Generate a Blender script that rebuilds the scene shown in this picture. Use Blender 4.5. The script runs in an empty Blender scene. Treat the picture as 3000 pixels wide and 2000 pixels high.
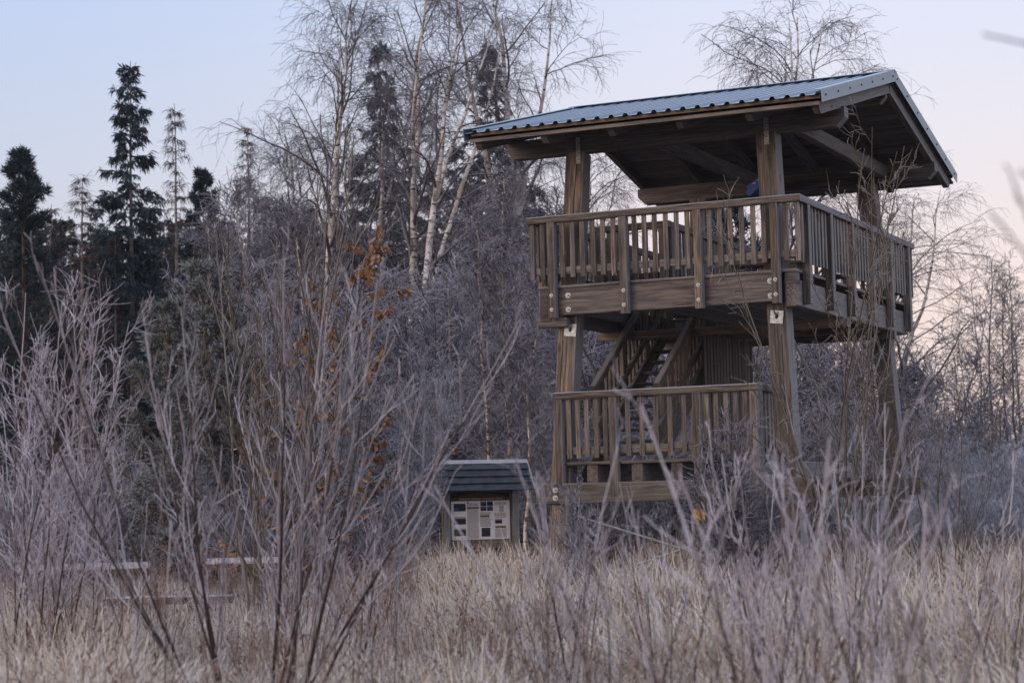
import bpy, math, random
import numpy as np
from mathutils import Vector, Matrix

# ------------------------------------------------------------------ scene, camera, light
SC = bpy.context.scene
COL = SC.collection
rng = np.random.default_rng(11)
random.seed(11)

CAM = np.array([7.629, -25.421, 1.60])
YAW, PITCH, ROLL, FPX = 0.43847, 0.08022, -0.02393, 5814.1
_cy, _sy, _cp, _sp = math.cos(YAW), math.sin(YAW), math.cos(PITCH), math.sin(PITCH)
FWD = np.array([-_sy * _cp, _cy * _cp, _sp])
_r0 = np.array([_cy, _sy, 0.0])
_u0 = np.cross(_r0, FWD)
RIGHT = math.cos(ROLL) * _r0 + math.sin(ROLL) * _u0
UP = -math.sin(ROLL) * _r0 + math.cos(ROLL) * _u0

cam = bpy.data.cameras.new('camera')
cam.sensor_width = 36.0
cam.lens = FPX * 36.0 / 3000.0
cam.clip_start, cam.clip_end = 0.1, 3000.0
cam.dof.use_dof = True
cam.dof.focus_distance = 26.5
cam.dof.aperture_fstop = 2.8
cam_o = bpy.data.objects.new('camera', cam)
COL.objects.link(cam_o)
M = Matrix.Identity(4)
for i in range(3):
    M[i][0], M[i][1], M[i][2], M[i][3] = RIGHT[i], UP[i], -FWD[i], CAM[i]
cam_o.matrix_world = M
SC.camera = cam_o

SUN_EL, SUN_AZ = math.radians(12.0), math.radians(212.0)      # azimuth clockwise from +Y: behind and left of the camera
world = bpy.data.worlds.new('World')
SC.world = world
world.use_nodes = True
nt = world.node_tree
nt.nodes.clear()
wo = nt.nodes.new('ShaderNodeOutputWorld')
bg = nt.nodes.new('ShaderNodeBackground')
sky = nt.nodes.new('ShaderNodeTexSky')
sky.sky_type = 'NISHITA'
sky.sun_disc = False
sky.sun_elevation = SUN_EL
sky.sun_rotation = SUN_AZ
sky.dust_density = 1.0
tc = nt.nodes.new('ShaderNodeTexCoord')
sep = nt.nodes.new('ShaderNodeSeparateXYZ')
nt.links.new(tc.outputs['Generated'], sep.inputs[0])
rp = nt.nodes.new('ShaderNodeValToRGB')
cr = rp.color_ramp
stops = [(0.0, (0.76, 0.57, 0.53)), (0.10, (0.78, 0.66, 0.645)), (0.17, (0.70, 0.69, 0.75)), (0.27, (0.60, 0.68, 0.88)),
         (0.45, (0.66, 0.77, 1.0)), (1.0, (0.66, 0.78, 1.0))]
while len(cr.elements) < len(stops):
    cr.elements.new(0.5)
for e, (p, c) in zip(cr.elements, stops):
    e.position, e.color = p, (*c, 1)
nt.links.new(sep.outputs['Z'], rp.inputs[0])
skm = nt.nodes.new('ShaderNodeMixRGB')           # the physical sky at its strength, under the pale dawn gradient
skm.blend_type = 'MULTIPLY'
skm.inputs[0].default_value = 1.0
skm.inputs[2].default_value = (0.11, 0.11, 0.11, 1)
nt.links.new(sky.outputs[0], skm.inputs[1])
mx = nt.nodes.new('ShaderNodeMixRGB')
mx.inputs[0].default_value = 0.85
nt.links.new(skm.outputs[0], mx.inputs[1])
nt.links.new(rp.outputs[0], mx.inputs[2])
# the dawn side of the sky (towards the right of the view) is pinker, the far side bluer
dt = nt.nodes.new('ShaderNodeVectorMath'); dt.operation = 'DOT_PRODUCT'
dt.inputs[1].default_value = (_cy, _sy, 0)
nt.links.new(tc.outputs['Generated'], dt.inputs[0])
mr = nt.nodes.new('ShaderNodeMapRange')
mr.inputs[1].default_value, mr.inputs[2].default_value = -0.30, 0.20
mr.interpolation_type = 'SMOOTHSTEP'
nt.links.new(dt.outputs['Value'], mr.inputs[0])
az = nt.nodes.new('ShaderNodeMixRGB')
az.inputs[1].default_value, az.inputs[2].default_value = (0.78, 0.84, 0.92, 1), (1.07, 1.01, 0.985, 1)
nt.links.new(mr.outputs[0], az.inputs[0])
mu = nt.nodes.new('ShaderNodeMixRGB'); mu.blend_type = 'MULTIPLY'; mu.inputs[0].default_value = 1.0
nt.links.new(mx.outputs[0], mu.inputs[1]); nt.links.new(az.outputs[0], mu.inputs[2])
nt.links.new(mu.outputs[0], bg.inputs['Color'])
bg.inputs['Strength'].default_value = 1.0
nt.links.new(bg.outputs[0], wo.inputs['Surface'])

sun = bpy.data.lights.new('sun', 'SUN')
sun.energy = 1.5
sun.angle = math.radians(35)
sun.color = (1.0, 0.85, 0.75)
sun_o = bpy.data.objects.new('sun', sun)
COL.objects.link(sun_o)
_sd = Vector((math.sin(SUN_AZ) * math.cos(SUN_EL), math.cos(SUN_AZ) * math.cos(SUN_EL), math.sin(SUN_EL)))
sun_o.rotation_euler = (-_sd).to_track_quat('-Z', 'Y').to_euler()
sun_o.location = (0, -20, 30)

SC.view_settings.view_transform = 'Standard'
SC.view_settings.look = 'None'
SC.view_settings.exposure = 0.34
SC.view_settings.gamma = 1.0
SC.render.engine = 'CYCLES'
SC.cycles.use_denoising = True
SC.cycles.denoiser = 'OPENIMAGEDENOISE'
SC.cycles.denoising_input_passes = 'RGB_ALBEDO_NORMAL'
SC.cycles.denoising_prefilter = 'ACCURATE'
SC.cycles.max_bounces = 4
SC.cycles.diffuse_bounces = 3
SC.cycles.glossy_bounces = 2

# ------------------------------------------------------------------ helpers
K_D = 3000.0 / 2352.0


def unp(xd, yd, d):
    """A point of the place: along the sight line of a spot in the photo, d metres ahead."""
    px, py = xd * K_D, yd * K_D
    return CAM + d * (FWD + RIGHT * (px - 1500) / FPX + UP * (1000 - py) / FPX)


def foot(xd, yd, d, z=0.0):
    p = unp(xd, yd, d)
    return (float(p[0]), float(p[1]), z)


def tag(o, label=None, cat=None, group=None, kind=None):
    if label: o['label'] = label
    if cat: o['category'] = cat
    if group: o['group'] = group
    if kind: o['kind'] = kind
    return o


def empty(name, loc=(0, 0, 0), parent=None, rotz=0.0):
    o = bpy.data.objects.new(name, None)
    o.empty_display_size = 0.2
    COL.objects.link(o)
    o.location = loc
    o.rotation_euler = (0, 0, rotz)
    if parent: o.parent = parent
    return o


def link(name, me, parent=None, mat=None, matrix=None):
    o = bpy.data.objects.new(name, me)
    COL.objects.link(o)
    if mat is not None and len(me.materials) == 0:
        me.materials.append(mat)
    if parent: o.parent = parent
    if matrix is not None: o.matrix_basis = matrix
    return o


def np_mesh(name, verts, faces_list, smooth=False, mats=None):
    """faces_list: list of (array (F,n), material index)."""
    me = bpy.data.meshes.new(name)
    verts = np.asarray(verts, np.float32).reshape(-1, 3)
    me.vertices.add(len(verts))
    me.vertices.foreach_set('co', verts.ravel())
    loops, starts, mi, s = [], [], [], 0
    for f, m in faces_list:
        f = np.asarray(f, np.int32)
        if len(f) == 0: continue
        n = f.shape[1]
        loops.append(f.ravel())
        starts.append(s + np.arange(len(f)) * n)
        mi.append(np.full(len(f), m))
        s += f.size
    loops, starts, mi = np.concatenate(loops), np.concatenate(starts), np.concatenate(mi)
    me.loops.add(len(loops))
    me.loops.foreach_set('vertex_index', loops.astype(np.int32))
    me.polygons.add(len(starts))
    me.polygons.foreach_set('loop_start', starts.astype(np.int32))
    me.polygons.foreach_set('material_index', mi.astype(np.int32))
    me.polygons.foreach_set('use_smooth', np.full(len(starts), smooth, bool))
    for m in mats or []:
        me.materials.append(m)
    me.update(calc_edges=True)
    me.validate()
    return me


# ------------------------------------------------------------------ materials
class NT:
    def __init__(self, name, rough=0.9):
        self.m = bpy.data.materials.new(name)
        self.m.use_nodes = True
        self.t = self.m.node_tree
        self.b = self.t.nodes['Principled BSDF']
        self.b.inputs['Roughness'].default_value = rough
        if 'Specular IOR Level' in self.b.inputs: self.b.inputs['Specular IOR Level'].default_value = 0.25

    def n(self, typ, **kw):
        x = self.t.nodes.new(typ)
        for k, v in kw.items(): setattr(x, k, v)
        return x

    def l(self, a, b): self.t.links.new(a, b)

    def val(self, sock, v):
        if hasattr(v, 'links'): self.l(v, sock)
        elif isinstance(v, (tuple, list)) and len(v) == 3 and len(sock.default_value) == 4: sock.default_value = (*v, 1)
        else: sock.default_value = v

    def math(self, op, a, b=0.0, c=None, clamp=False):
        x = self.n('ShaderNodeMath', operation=op, use_clamp=clamp)
        self.val(x.inputs[0], a); self.val(x.inputs[1], b)
        if c is not None: self.val(x.inputs[2], c)
        return x.outputs[0]

    def mix(self, f, a, b, mode='MIX'):
        x = self.n('ShaderNodeMixRGB', blend_type=mode)
        self.val(x.inputs[0], f); self.val(x.inputs[1], a); self.val(x.inputs[2], b)
        return x.outputs[0]

    def noise(self, vec, scale, detail=3.0, rough=0.55):
        x = self.n('ShaderNodeTexNoise')
        if vec is not None: self.l(vec, x.inputs['Vector'])
        self.val(x.inputs['Scale'], scale); x.inputs['Detail'].default_value = detail; x.inputs['Roughness'].default_value = rough
        return x.outputs['Fac']

    def ramp(self, f, stops):
        x = self.n('ShaderNodeValToRGB')
        e = x.color_ramp.elements
        while len(e) < len(stops): e.new(0.5)
        for q, (p, c) in zip(e, stops):
            q.position = p
            q.color = (*c, 1) if isinstance(c, tuple) else (c, c, c, 1)
        self.l(f, x.inputs[0])
        return x.outputs[0]

    def coords(self, which='Object'): return self.n('ShaderNodeTexCoord').outputs[which]

    def mapped(self, vec, scale=(1, 1, 1), loc=None):
        x = self.n('ShaderNodeMapping')
        self.l(vec, x.inputs['Vector'])
        x.inputs['Scale'].default_value = scale
        if loc is not None: self.val(x.inputs['Location'], loc)
        return x.outputs[0]

    def up(self):
        g = self.n('ShaderNodeNewGeometry')
        s = self.n('ShaderNodeSeparateXYZ')
        self.l(g.outputs['Normal'], s.inputs[0])
        return s.outputs['Z']

    def rnd(self): return self.n('ShaderNodeObjectInfo').outputs['Random']

    def bump(self, h, strength=0.4, dist=0.01):
        x = self.n('ShaderNodeBump')
        x.inputs['Strength'].default_value = strength
        x.inputs['Distance'].default_value = dist
        self.l(h, x.inputs['Height'])
        self.l(x.outputs[0], self.b.inputs['Normal'])

    def done(self, color):
        self.val(self.b.inputs['Base Color'], color)
        return self.m


FROST = (0.60, 0.60, 0.67)


def frost_mask(q, lo, hi, amount, vec=None, nscale=40):
    z = q.up()
    f = q.n('ShaderNodeMapRange', clamp=True)
    q.l(z, f.inputs[0])
    f.inputs[1].default_value, f.inputs[2].default_value = lo, hi
    f.inputs[3].default_value, f.inputs[4].default_value = 0.0, amount
    nz = q.noise(vec if vec is not None else q.coords('Object'), nscale, 2)
    nn = q.math('MULTIPLY_ADD', nz, 1.4, 0.3, clamp=True)
    return q.math('MULTIPLY', f.outputs[0], nn, clamp=True)


def wood(name, light=(0.225, 0.162, 0.120), dark=(0.045, 0.033, 0.026), frost=0.55, algae=0.5, orange=0.3, skylit_weather=0.75):
    q = NT(name, 0.88)
    oc = q.coords('Object')
    r = q.rnd()
    off = q.n('ShaderNodeCombineXYZ')
    q.l(q.math('MULTIPLY', r, 37.0), off.inputs[0]); q.l(q.math('MULTIPLY', r, 91.0), off.inputs[1]); q.l(q.math('MULTIPLY', r, 53.0), off.inputs[2])
    v = q.mapped(oc, (1.0, 15.0, 15.0), off.outputs[0])
    vf = q.mapped(oc, (2.0, 70.0, 70.0), off.outputs[0])
    vl = q.mapped(oc, (0.9, 2.2, 2.2), off.outputs[0])
    a = q.noise(v, 2.2, 5, 0.6)
    b = q.noise(vf, 1.0, 3, 0.6)
    c = q.noise(vl, 1.7, 3)
    g = q.math('ADD', q.math('MULTIPLY', a, 0.6), q.math('MULTIPLY', b, 0.4))
    col = q.mix(q.ramp(g, [(0.40, 0.0), (0.60, 1.0)]), dark, light)
    # brownish-orange bleed, grey bleach and green algae in uneven patches
    col = q.mix(q.math('MULTIPLY', q.ramp(c, [(0.52, 0.0), (0.72, 1.0)]), orange), col, (0.24, 0.115, 0.045))
    c2 = q.noise(q.mapped(oc, (1.3, 3.5, 3.5), off.outputs[0]), 2.3, 4)
    col = q.mix(q.math('MULTIPLY', q.ramp(c2, [(0.55, 0.0), (0.70, 1.0)]), algae), col, (0.115, 0.098, 0.030))
    r2 = q.math('FRACT', q.math('MULTIPLY', r, 7.31))
    col = q.mix(q.math('MULTIPLY', r2, 0.38), col, q.mix(g, (0.075, 0.070, 0.070), (0.22, 0.205, 0.20)))      # some pieces silvered more than others
    st_ = q.noise(q.mapped(oc, (0.9, 9.0, 9.0), off.outputs[0]), 1.1, 4, 0.6)
    col = q.mix(q.math('MULTIPLY', q.ramp(st_, [(0.50, 0.0), (0.62, 1.0)]), 0.6), col, (0.045, 0.034, 0.029))      # dark water stains
    tint = q.math('MULTIPLY_ADD', r, 0.60, 0.72)
    tc_ = q.n('ShaderNodeCombineColor')
    q.l(tint, tc_.inputs[0]); q.l(tint, tc_.inputs[1]); q.l(q.math('MULTIPLY', tint, 1.02), tc_.inputs[2])
    col = q.mix(1.0, col, tc_.outputs[0], 'MULTIPLY')
    # drying checks along the grain and a few knots
    cr_ = q.noise(q.mapped(oc, (0.55, 16.0, 16.0), off.outputs[0]), 1.6, 1)
    crk = q.ramp(q.math('ABSOLUTE', q.math('SUBTRACT', cr_, 0.5)), [(0.0, 1.0), (0.012, 0.0)])
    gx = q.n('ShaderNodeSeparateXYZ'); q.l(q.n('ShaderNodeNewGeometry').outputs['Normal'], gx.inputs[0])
    wx = q.math('MULTIPLY', q.ramp(gx.outputs['X'], [(0.35, 0.0), (0.8, 1.0)]), skylit_weather)      # sky-lit paleness, with weathered grey, painted onto the right-hand faces
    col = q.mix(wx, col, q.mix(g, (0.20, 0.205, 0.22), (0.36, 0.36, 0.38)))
    cm = q.math('MULTIPLY', crk, q.ramp(c, [(0.45, 0.0), (0.55, 1.0)]))
    col = q.mix(q.math('MULTIPLY', cm, 0.75), col, (0.02, 0.016, 0.013))
    vo = q.n('ShaderNodeTexVoronoi')
    q.l(q.mapped(oc, (1.0, 2.6, 2.6), off.outputs[0]), vo.inputs['Vector'])
    vo.inputs['Scale'].default_value = 1.5
    kn = q.ramp(vo.outputs['Distance'], [(0.0, 1.0), (0.075, 0.85), (0.12, 0.0)])
    col = q.mix(q.math('MULTIPLY', kn, 0.7), col, (0.045, 0.030, 0.024))
    if frost > 0:
        col = q.mix(frost_mask(q, 0.40, 0.90, frost, oc, 25), col, FROST)
    q.bump(q.math('SUBTRACT', g, q.math('MULTIPLY', cm, 1.5)), 0.55, 0.008)
    return q.done(col)


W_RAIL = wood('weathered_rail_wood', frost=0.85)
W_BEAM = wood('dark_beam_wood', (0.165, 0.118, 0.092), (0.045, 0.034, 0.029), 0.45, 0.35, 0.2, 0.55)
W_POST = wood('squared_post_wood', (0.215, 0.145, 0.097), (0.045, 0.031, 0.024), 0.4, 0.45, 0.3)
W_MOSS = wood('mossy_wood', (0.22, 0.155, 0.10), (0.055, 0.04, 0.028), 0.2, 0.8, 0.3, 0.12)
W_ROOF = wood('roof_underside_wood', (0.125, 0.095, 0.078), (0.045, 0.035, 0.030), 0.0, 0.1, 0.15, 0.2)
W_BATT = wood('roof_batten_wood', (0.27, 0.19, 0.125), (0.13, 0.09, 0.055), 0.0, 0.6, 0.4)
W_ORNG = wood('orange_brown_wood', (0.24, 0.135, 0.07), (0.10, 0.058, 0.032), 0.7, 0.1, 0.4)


def simple(name, col, rough=0.8, metal=0.0, var=0.0, scale=6.0, spec=None):
    q = NT(name, rough)
    q.b.inputs['Metallic'].default_value = metal
    if spec is not None: q.b.inputs['Specular IOR Level'].default_value = spec
    c = col
    if var:
        nz = q.noise(q.coords('Object'), scale, 4)
        d = tuple(x * (1 - var) for x in col)
        c = q.mix(q.ramp(nz, [(0.35, 0.0), (0.65, 1.0)]), d, col)
    return q.done(c)


def sheet_metal():
    q = NT('blue_grey_sheet_metal', 0.42)
    oc = q.coords('Object')
    nz = q.noise(q.mapped(oc, (6, 1.2, 3)), 2.5, 4)
    col = q.mix(q.ramp(nz, [(0.35, 0.0), (0.7, 1.0)]), (0.155, 0.21, 0.27), (0.21, 0.265, 0.33))
    col = q.mix(frost_mask(q, 0.75, 0.99, 0.5, oc, 9), col, (0.50, 0.57, 0.70))
    q.b.inputs['Metallic'].default_value = 0.25
    q.b.inputs['Specular IOR Level'].default_value = 0.5
    return q.done(col)


M_SHEET = sheet_metal()
M_BOLT = simple('galvanised_bolt_metal', (0.46, 0.44, 0.41), 0.5, 0.4, 0.5, 45)
M_BOLTD = simple('dull_bolt_head_metal', (0.22, 0.22, 0.22), 0.5, 0.6)
M_STRAP = simple('weathered_steel_strap', (0.34, 0.31, 0.28), 0.55, 0.5, 0.5, 20)
M_SCREW = simple('dark_screw', (0.05, 0.055, 0.06), 0.5, 0.5)
M_ROD = simple('grey_steel_rod', (0.30, 0.31, 0.31), 0.5, 0.4, 0.3, 8)
M_YEL = simple('yellow_notice_paint', (0.62, 0.30, 0.03), 0.6, 0, 0.12, 20)
M_INK = simple('dark_print', (0.10, 0.06, 0.03), 0.8)
M_BLUE = simple('blue_painted_metal', (0.014, 0.045, 0.20), 0.45, 0, 0.25, 8)
M_BLACK = simple('black_hollow', (0.012, 0.013, 0.016), 0.7)
M_PALE = simple('pale_print', (0.50, 0.44, 0.46), 0.7, 0, 0.3, 40)


def twig(name, bark, frost, lo=-0.9, hi=0.7, amount=0.95, var=0.35, tone=0.35):
    q = NT(name, 0.95)
    q.b.inputs['Specular IOR Level'].default_value = 0.1
    oc = q.coords('Object')
    nz = q.noise(oc, 7, 3)
    b2 = tuple(x * (1 - var) for x in bark)
    col = q.mix(q.ramp(nz, [(0.35, 0.0), (0.65, 1.0)]), b2, bark)
    r = q.rnd()
    col = q.mix(q.math('MULTIPLY', r, tone), col, (bark[0] * 1.5, bark[1] * 1.05, bark[2] * 0.8))
    fm = q.math('MULTIPLY', frost_mask(q, lo, hi, amount, oc, 30), q.math('MULTIPLY_ADD', q.math('FRACT', q.math('MULTIPLY', r, 5.7)), 0.40, 0.78))
    pt = q.noise(oc, 2.3, 2)                        # frost lies in patches
    fm = q.math('MULTIPLY', fm, q.math('MULTIPLY_ADD', pt, 1.5, 0.28, clamp=True))
    col = q.mix(fm, col, frost)
    return q.done(col)


def birch_bark(name, white, brown, blotch=(0.035, 0.030, 0.028)):
    q = NT(name, 0.8)
    oc = q.coords('Object')
    s = q.n('ShaderNodeSeparateXYZ')
    q.l(oc, s.inputs[0])
    low = q.noise(oc, 1.1, 3)
    col = q.mix(q.ramp(low, [(0.40, 0.0), (0.62, 1.0)]), white, brown)
    bands = q.noise(q.mapped(oc, (2.2, 2.2, 9.0)), 1.3, 4, 0.65)
    col = q.mix(q.ramp(bands, [(0.53, 0.0), (0.60, 1.0)]), col, blotch)
    big = q.noise(q.mapped(oc, (1, 1, 0.45)), 2.0, 3)
    col = q.mix(q.ramp(big, [(0.55, 0.0), (0.66, 0.85)]), col, blotch)
    return q.done(col)


T_LILAC = twig('frosted_lilac_twig', (0.105, 0.072, 0.068), (0.78, 0.71, 0.77), -0.6, 0.75, 0.92)
T_SALLOW = twig('frosted_olive_twig', (0.095, 0.070, 0.036), (0.58, 0.55, 0.60), -0.2, 1.0, 0.8)
T_THICK = twig('frosted_thicket_twig', (0.055, 0.044, 0.047), (0.54, 0.50, 0.56), -0.5, 0.8, 0.82)
T_BLUE = twig('hoar_frosted_twig', (0.06, 0.054, 0.06), (0.62, 0.62, 0.70), -0.7, 0.7, 0.88)
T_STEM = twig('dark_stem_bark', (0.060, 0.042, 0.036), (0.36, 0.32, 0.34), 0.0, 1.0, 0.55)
T_BIRCH = twig('birch_twig', (0.082, 0.066, 0.070), (0.44, 0.42, 0.47), -0.3, 1.0, 0.65)
T_BARE = twig('dark_bare_twig', (0.085, 0.072, 0.074), (0.42, 0.42, 0.47), -0.3, 1.0, 0.6)
T_RUST = twig('reddish_dead_twig', (0.085, 0.052, 0.042), (0.36, 0.33, 0.34), 0.1, 1.0, 0.3)
B_WHITE = birch_bark('birch_bark', (0.68, 0.62, 0.57), (0.42, 0.33, 0.26))
B_YOUNG = birch_bark('young_birch_bark', (0.66, 0.55, 0.43), (0.46, 0.29, 0.14), (0.09, 0.06, 0.045))
B_SPRUCE = simple('spruce_bark', (0.24, 0.195, 0.165), 0.95, 0, 0.45, 5)
B_PINE = simple('pine_bark', (0.15, 0.088, 0.062), 0.95, 0, 0.4, 4)
N_SPRUCE = twig('spruce_needles', (0.030, 0.046, 0.050), (0.20, 0.25, 0.29), 0.0, 1.0, 0.40, 0.5)
N_PINE = twig('pine_needles', (0.036, 0.052, 0.050), (0.20, 0.24, 0.27), 0.0, 1.0, 0.40, 0.5)
N_FROSTP = twig('frosted_pine_needles', (0.085, 0.092, 0.064), (0.40, 0.41, 0.41), -0.8, 0.9, 0.85, 0.5)
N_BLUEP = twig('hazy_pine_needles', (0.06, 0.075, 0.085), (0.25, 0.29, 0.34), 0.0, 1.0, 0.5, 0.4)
L_OAK = twig('withered_oak_leaf', (0.27, 0.125, 0.045), (0.52, 0.44, 0.40), 0.1, 1.0, 0.40, 0.5, 0.1)
G_GRASS = twig('frosted_dead_grass', (0.47, 0.36, 0.245), (0.74, 0.665, 0.62), -0.9, 0.7, 0.85, 0.25, 0.0)


def ground_mat():
    q = NT('frosted_moor_ground', 0.95)
    oc = q.coords('Object')
    a = q.noise(oc, 0.35, 5)
    b = q.noise(oc, 6.0, 4)
    col = q.mix(q.ramp(a, [(0.35, 0.0), (0.65, 1.0)]), (0.085, 0.066, 0.05), (0.17, 0.135, 0.10))
    col = q.mix(q.ramp(b, [(0.45, 0.0), (0.62, 0.55)]), col, (0.34, 0.31, 0.31))
    q.bump(b, 0.8, 0.06)
    return q.done(col)


# ------------------------------------------------------------------ ground and far land
def make_ground():
    n = 90
    rr = np.concatenate([[0], np.geomspace(2, 1500, n)])
    m = 72
    th = np.linspace(0, 2 * math.pi, m, endpoint=False)
    X = CAM[0] + rr[:, None] * np.cos(th)[None]
    Y = CAM[1] + rr[:, None] * np.sin(th)[None]
    Z = 0.10 * np.sin(X * 0.35 + 1) * np.sin(Y * 0.31) * np.clip(rr[:, None] / 30, 0.2, 1) - 0.05
    V = np.stack([X, Y, Z], -1).reshape(-1, 3)
    i, j = np.meshgrid(np.arange(n), np.arange(m), indexing='ij')
    a = i * m + j; b = i * m + (j + 1) % m; c = (i + 1) * m + (j + 1) % m; d = (i + 1) * m + j
    F = np.stack([a, d, c, b], -1).reshape(-1, 4)
    o = link('ground', np_mesh('ground', V, [(F, 0)], True, [ground_mat()]))
    tag(o, kind='structure')


make_ground()


def make_hill():
    """A low wooded rise far off at the right, where the ground meets the sky."""
    c = unp(2150, 1130, 420)
    u = np.array([RIGHT[0], RIGHT[1], 0]); u /= np.linalg.norm(u)
    v = np.array([FWD[0], FWD[1], 0]); v /= np.linalg.norm(v)
    nx, ny = 60, 12
    V = []
    for iy in range(ny):
        for ix in range(nx):
            s, t = ix / (nx - 1) * 2 - 1, iy / (ny - 1)
            h = 9.0 * max(0, 1 - s * s) ** 0.5 * math.sin(t * math.pi) * (0.8 + 0.25 * math.sin(s * 9) + 0.1 * math.sin(s * 31 + t * 5))
            p = c + u * s * 330 + v * (t * 160 - 20)
            V.append((p[0], p[1], h - 0.4))
    i, j = np.meshgrid(np.arange(ny - 1), np.arange(nx - 1), indexing='ij')
    a = i * nx + j
    F = np.stack([a, a + 1, a + nx + 1, a + nx], -1).reshape(-1, 4)
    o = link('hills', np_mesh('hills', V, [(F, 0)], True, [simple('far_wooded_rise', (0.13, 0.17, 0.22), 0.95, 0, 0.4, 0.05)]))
    tag(o, kind='structure')


make_hill()

# ------------------------------------------------------------------ timber helpers
_box = {}


def box_mesh(L, w, h, mat, name='timber', chamfer=0.0, both=True):
    """A timber lying along its own X axis: length L, width w (Y), height h (Z), origin at the start of its centre line."""
    key = (round(L, 3), round(w, 3), round(h, 3), mat.name, round(chamfer, 3), both)
    if key in _box: return _box[key]
    if chamfer > 0:           # underside of the ends cut off at 45 degrees
        c = chamfer
        prof = [(c if both else 0, -h / 2), (L - c, -h / 2), (L, -h / 2 + c), (L, h / 2), (0, h / 2)]
        if both: prof.append((0, -h / 2 + c))
        n = len(prof)
        V = [(x, -w / 2, z) for x, z in prof] + [(x, w / 2, z) for x, z in prof]
        me = bpy.data.meshes.new(name)
        me.from_pydata(V, [], [tuple(range(n))] + [tuple(range(2 * n - 1, n - 1, -1))] + [(i, i + n, (i + 1) % n + n, (i + 1) % n) for i in range(n)])
        me.materials.append(mat)
    else:
        b = min(0.010, w * 0.14, h * 0.14)      # slightly worn arrises
        ys = [(-w / 2 + b, -h / 2), (w / 2 - b, -h / 2), (w / 2, -h / 2 + b), (w / 2, h / 2 - b), (w / 2 - b, h / 2), (-w / 2 + b, h / 2), (-w / 2, h / 2 - b), (-w / 2, -h / 2 + b)]
        V = [(0, y, z) for y, z in ys] + [(L, y, z) for y, z in ys]
        F = [tuple(range(7, -1, -1)), tuple(range(8, 16))] + [(i, (i + 1) % 8, (i + 1) % 8 + 8, i + 8) for i in range(8)]
        me = bpy.data.meshes.new(name)
        me.from_pydata(V, [], F)
        me.materials.append(mat)
    _box[key] = me
    return me


def frame_to(p0, p1, up=(0, 0, 1)):
    p0, p1 = Vector(p0), Vector(p1)
    x = (p1 - p0).normalized()
    u = Vector(up)
    y = u.cross(x)
    if y.length < 1e-5: y = Vector((0, 1, 0)).cross(x) if abs(x.y) < 0.9 else Vector((1, 0, 0)).cross(x)
    y.normalize()
    z = x.cross(y)
    m = Matrix.Identity(4)
    for i in range(3):
        m[i][0], m[i][1], m[i][2], m[i][3] = x[i], y[i], z[i], p0[i]
    return m, (p1 - p0).length


def timber(name, p0, p1, w, h, mat, parent=None, up=(0, 0, 1), org=(0, 0, 0), chamfer=0.0, both=True):
    """p0, p1 in world coordinates; org is the world place of the parent thing."""
    m, L = frame_to(Vector(p0) - Vector(org), Vector(p1) - Vector(org), up)
    return link(name, box_mesh(L, w, h, mat, name, chamfer, both), parent, None, m)


def tube_mesh(name, p0, p1, r, mat, n=8):
    p0, p1 = Vector(p0), Vector(p1)
    m, L = frame_to(p0, p1)
    V = [(x, r * math.cos(2 * math.pi * i / n), r * math.sin(2 * math.pi * i / n)) for x in (0, L) for i in range(n)]
    F = [tuple(range(n - 1, -1, -1)), tuple(range(n, 2 * n))] + [(i, (i + 1) % n, (i + 1) % n + n, i + n) for i in range(n)]
    me = bpy.data.meshes.new(name)
    me.from_pydata(V, [], F)
    me.materials.append(mat)
    return me, m


_bolt = {}


def bolt_mesh(r):
    """Washer with a hexagonal bolt head; faces +X."""
    if r in _bolt: return _bolt[r]
    V, F, mi = [], [], []

    def disc(rad, x0, x1, n, m):
        s = len(V)
        for x in (x0, x1):
            for i in range(n):
                V.append((x, rad * math.cos(2 * math.pi * i / n), rad * math.sin(2 * math.pi * i / n)))
        F.append(tuple(range(s + n, s + 2 * n))); mi.append(m)
        for i in range(n):
            F.append((s + i, s + (i + 1) % n, s + n + (i + 1) % n, s + n + i)); mi.append(m)
    disc(r, -0.004, 0.005, 12, 0)
    disc(r * 0.45, 0.005, 0.005 + r * 0.5, 6, 1)
    me = bpy.data.meshes.new('bolt')
    me.from_pydata(V, [], F)
    me.materials.append(M_BOLT); me.materials.append(M_BOLTD)
    me.polygons.foreach_set('material_index', mi)
    _bolt[r] = me
    return me


def bolt(p, nrm, r, parent, org, name='bolt'):
    m, _ = frame_to(Vector(p) - Vector(org), Vector(p) - Vector(org) + Vector(nrm))
    return link(name, bolt_mesh(r), parent, None, m)


# ------------------------------------------------------------------ the viewing tower
ZR = 5.60                      # top of the upper handrail above the ground
TO = (-2.01, 3.14, 0.0)        # foot of the tower
tower = empty('viewing_tower', TO)
tag(tower, 'open timber viewing tower with two railed decks and a ribbed blue grey metal roof', 'viewing tower')


def T(name, p0, p1, w, h, mat, parent=None, up=(0, 0, 1), **kw):
    return timber(name, p0, p1, w, h, mat, parent or tower, up, TO, **kw)


# four leaning corner columns, each bolted to the decks
CT, CB = ZR + 0.945, -0.15


def col_c(sx, sy, z):
    t = ZR - 1.43 - z
    return (-2.01 + sx * (1.54 + 0.05 * t), 3.14 + sy * (2.71 + 0.06 * t), z)


columns = {}
for sx in (-1, 1):
    for sy in (-1, 1):
        c0, c1 = col_c(sx, sy, CB), col_c(sx, sy, CT)
        columns[sx, sy] = T('column', c0, c1, 0.28, 0.28, W_POST if sy < 0 else W_BEAM, up=(0, 1, 0))


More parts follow.
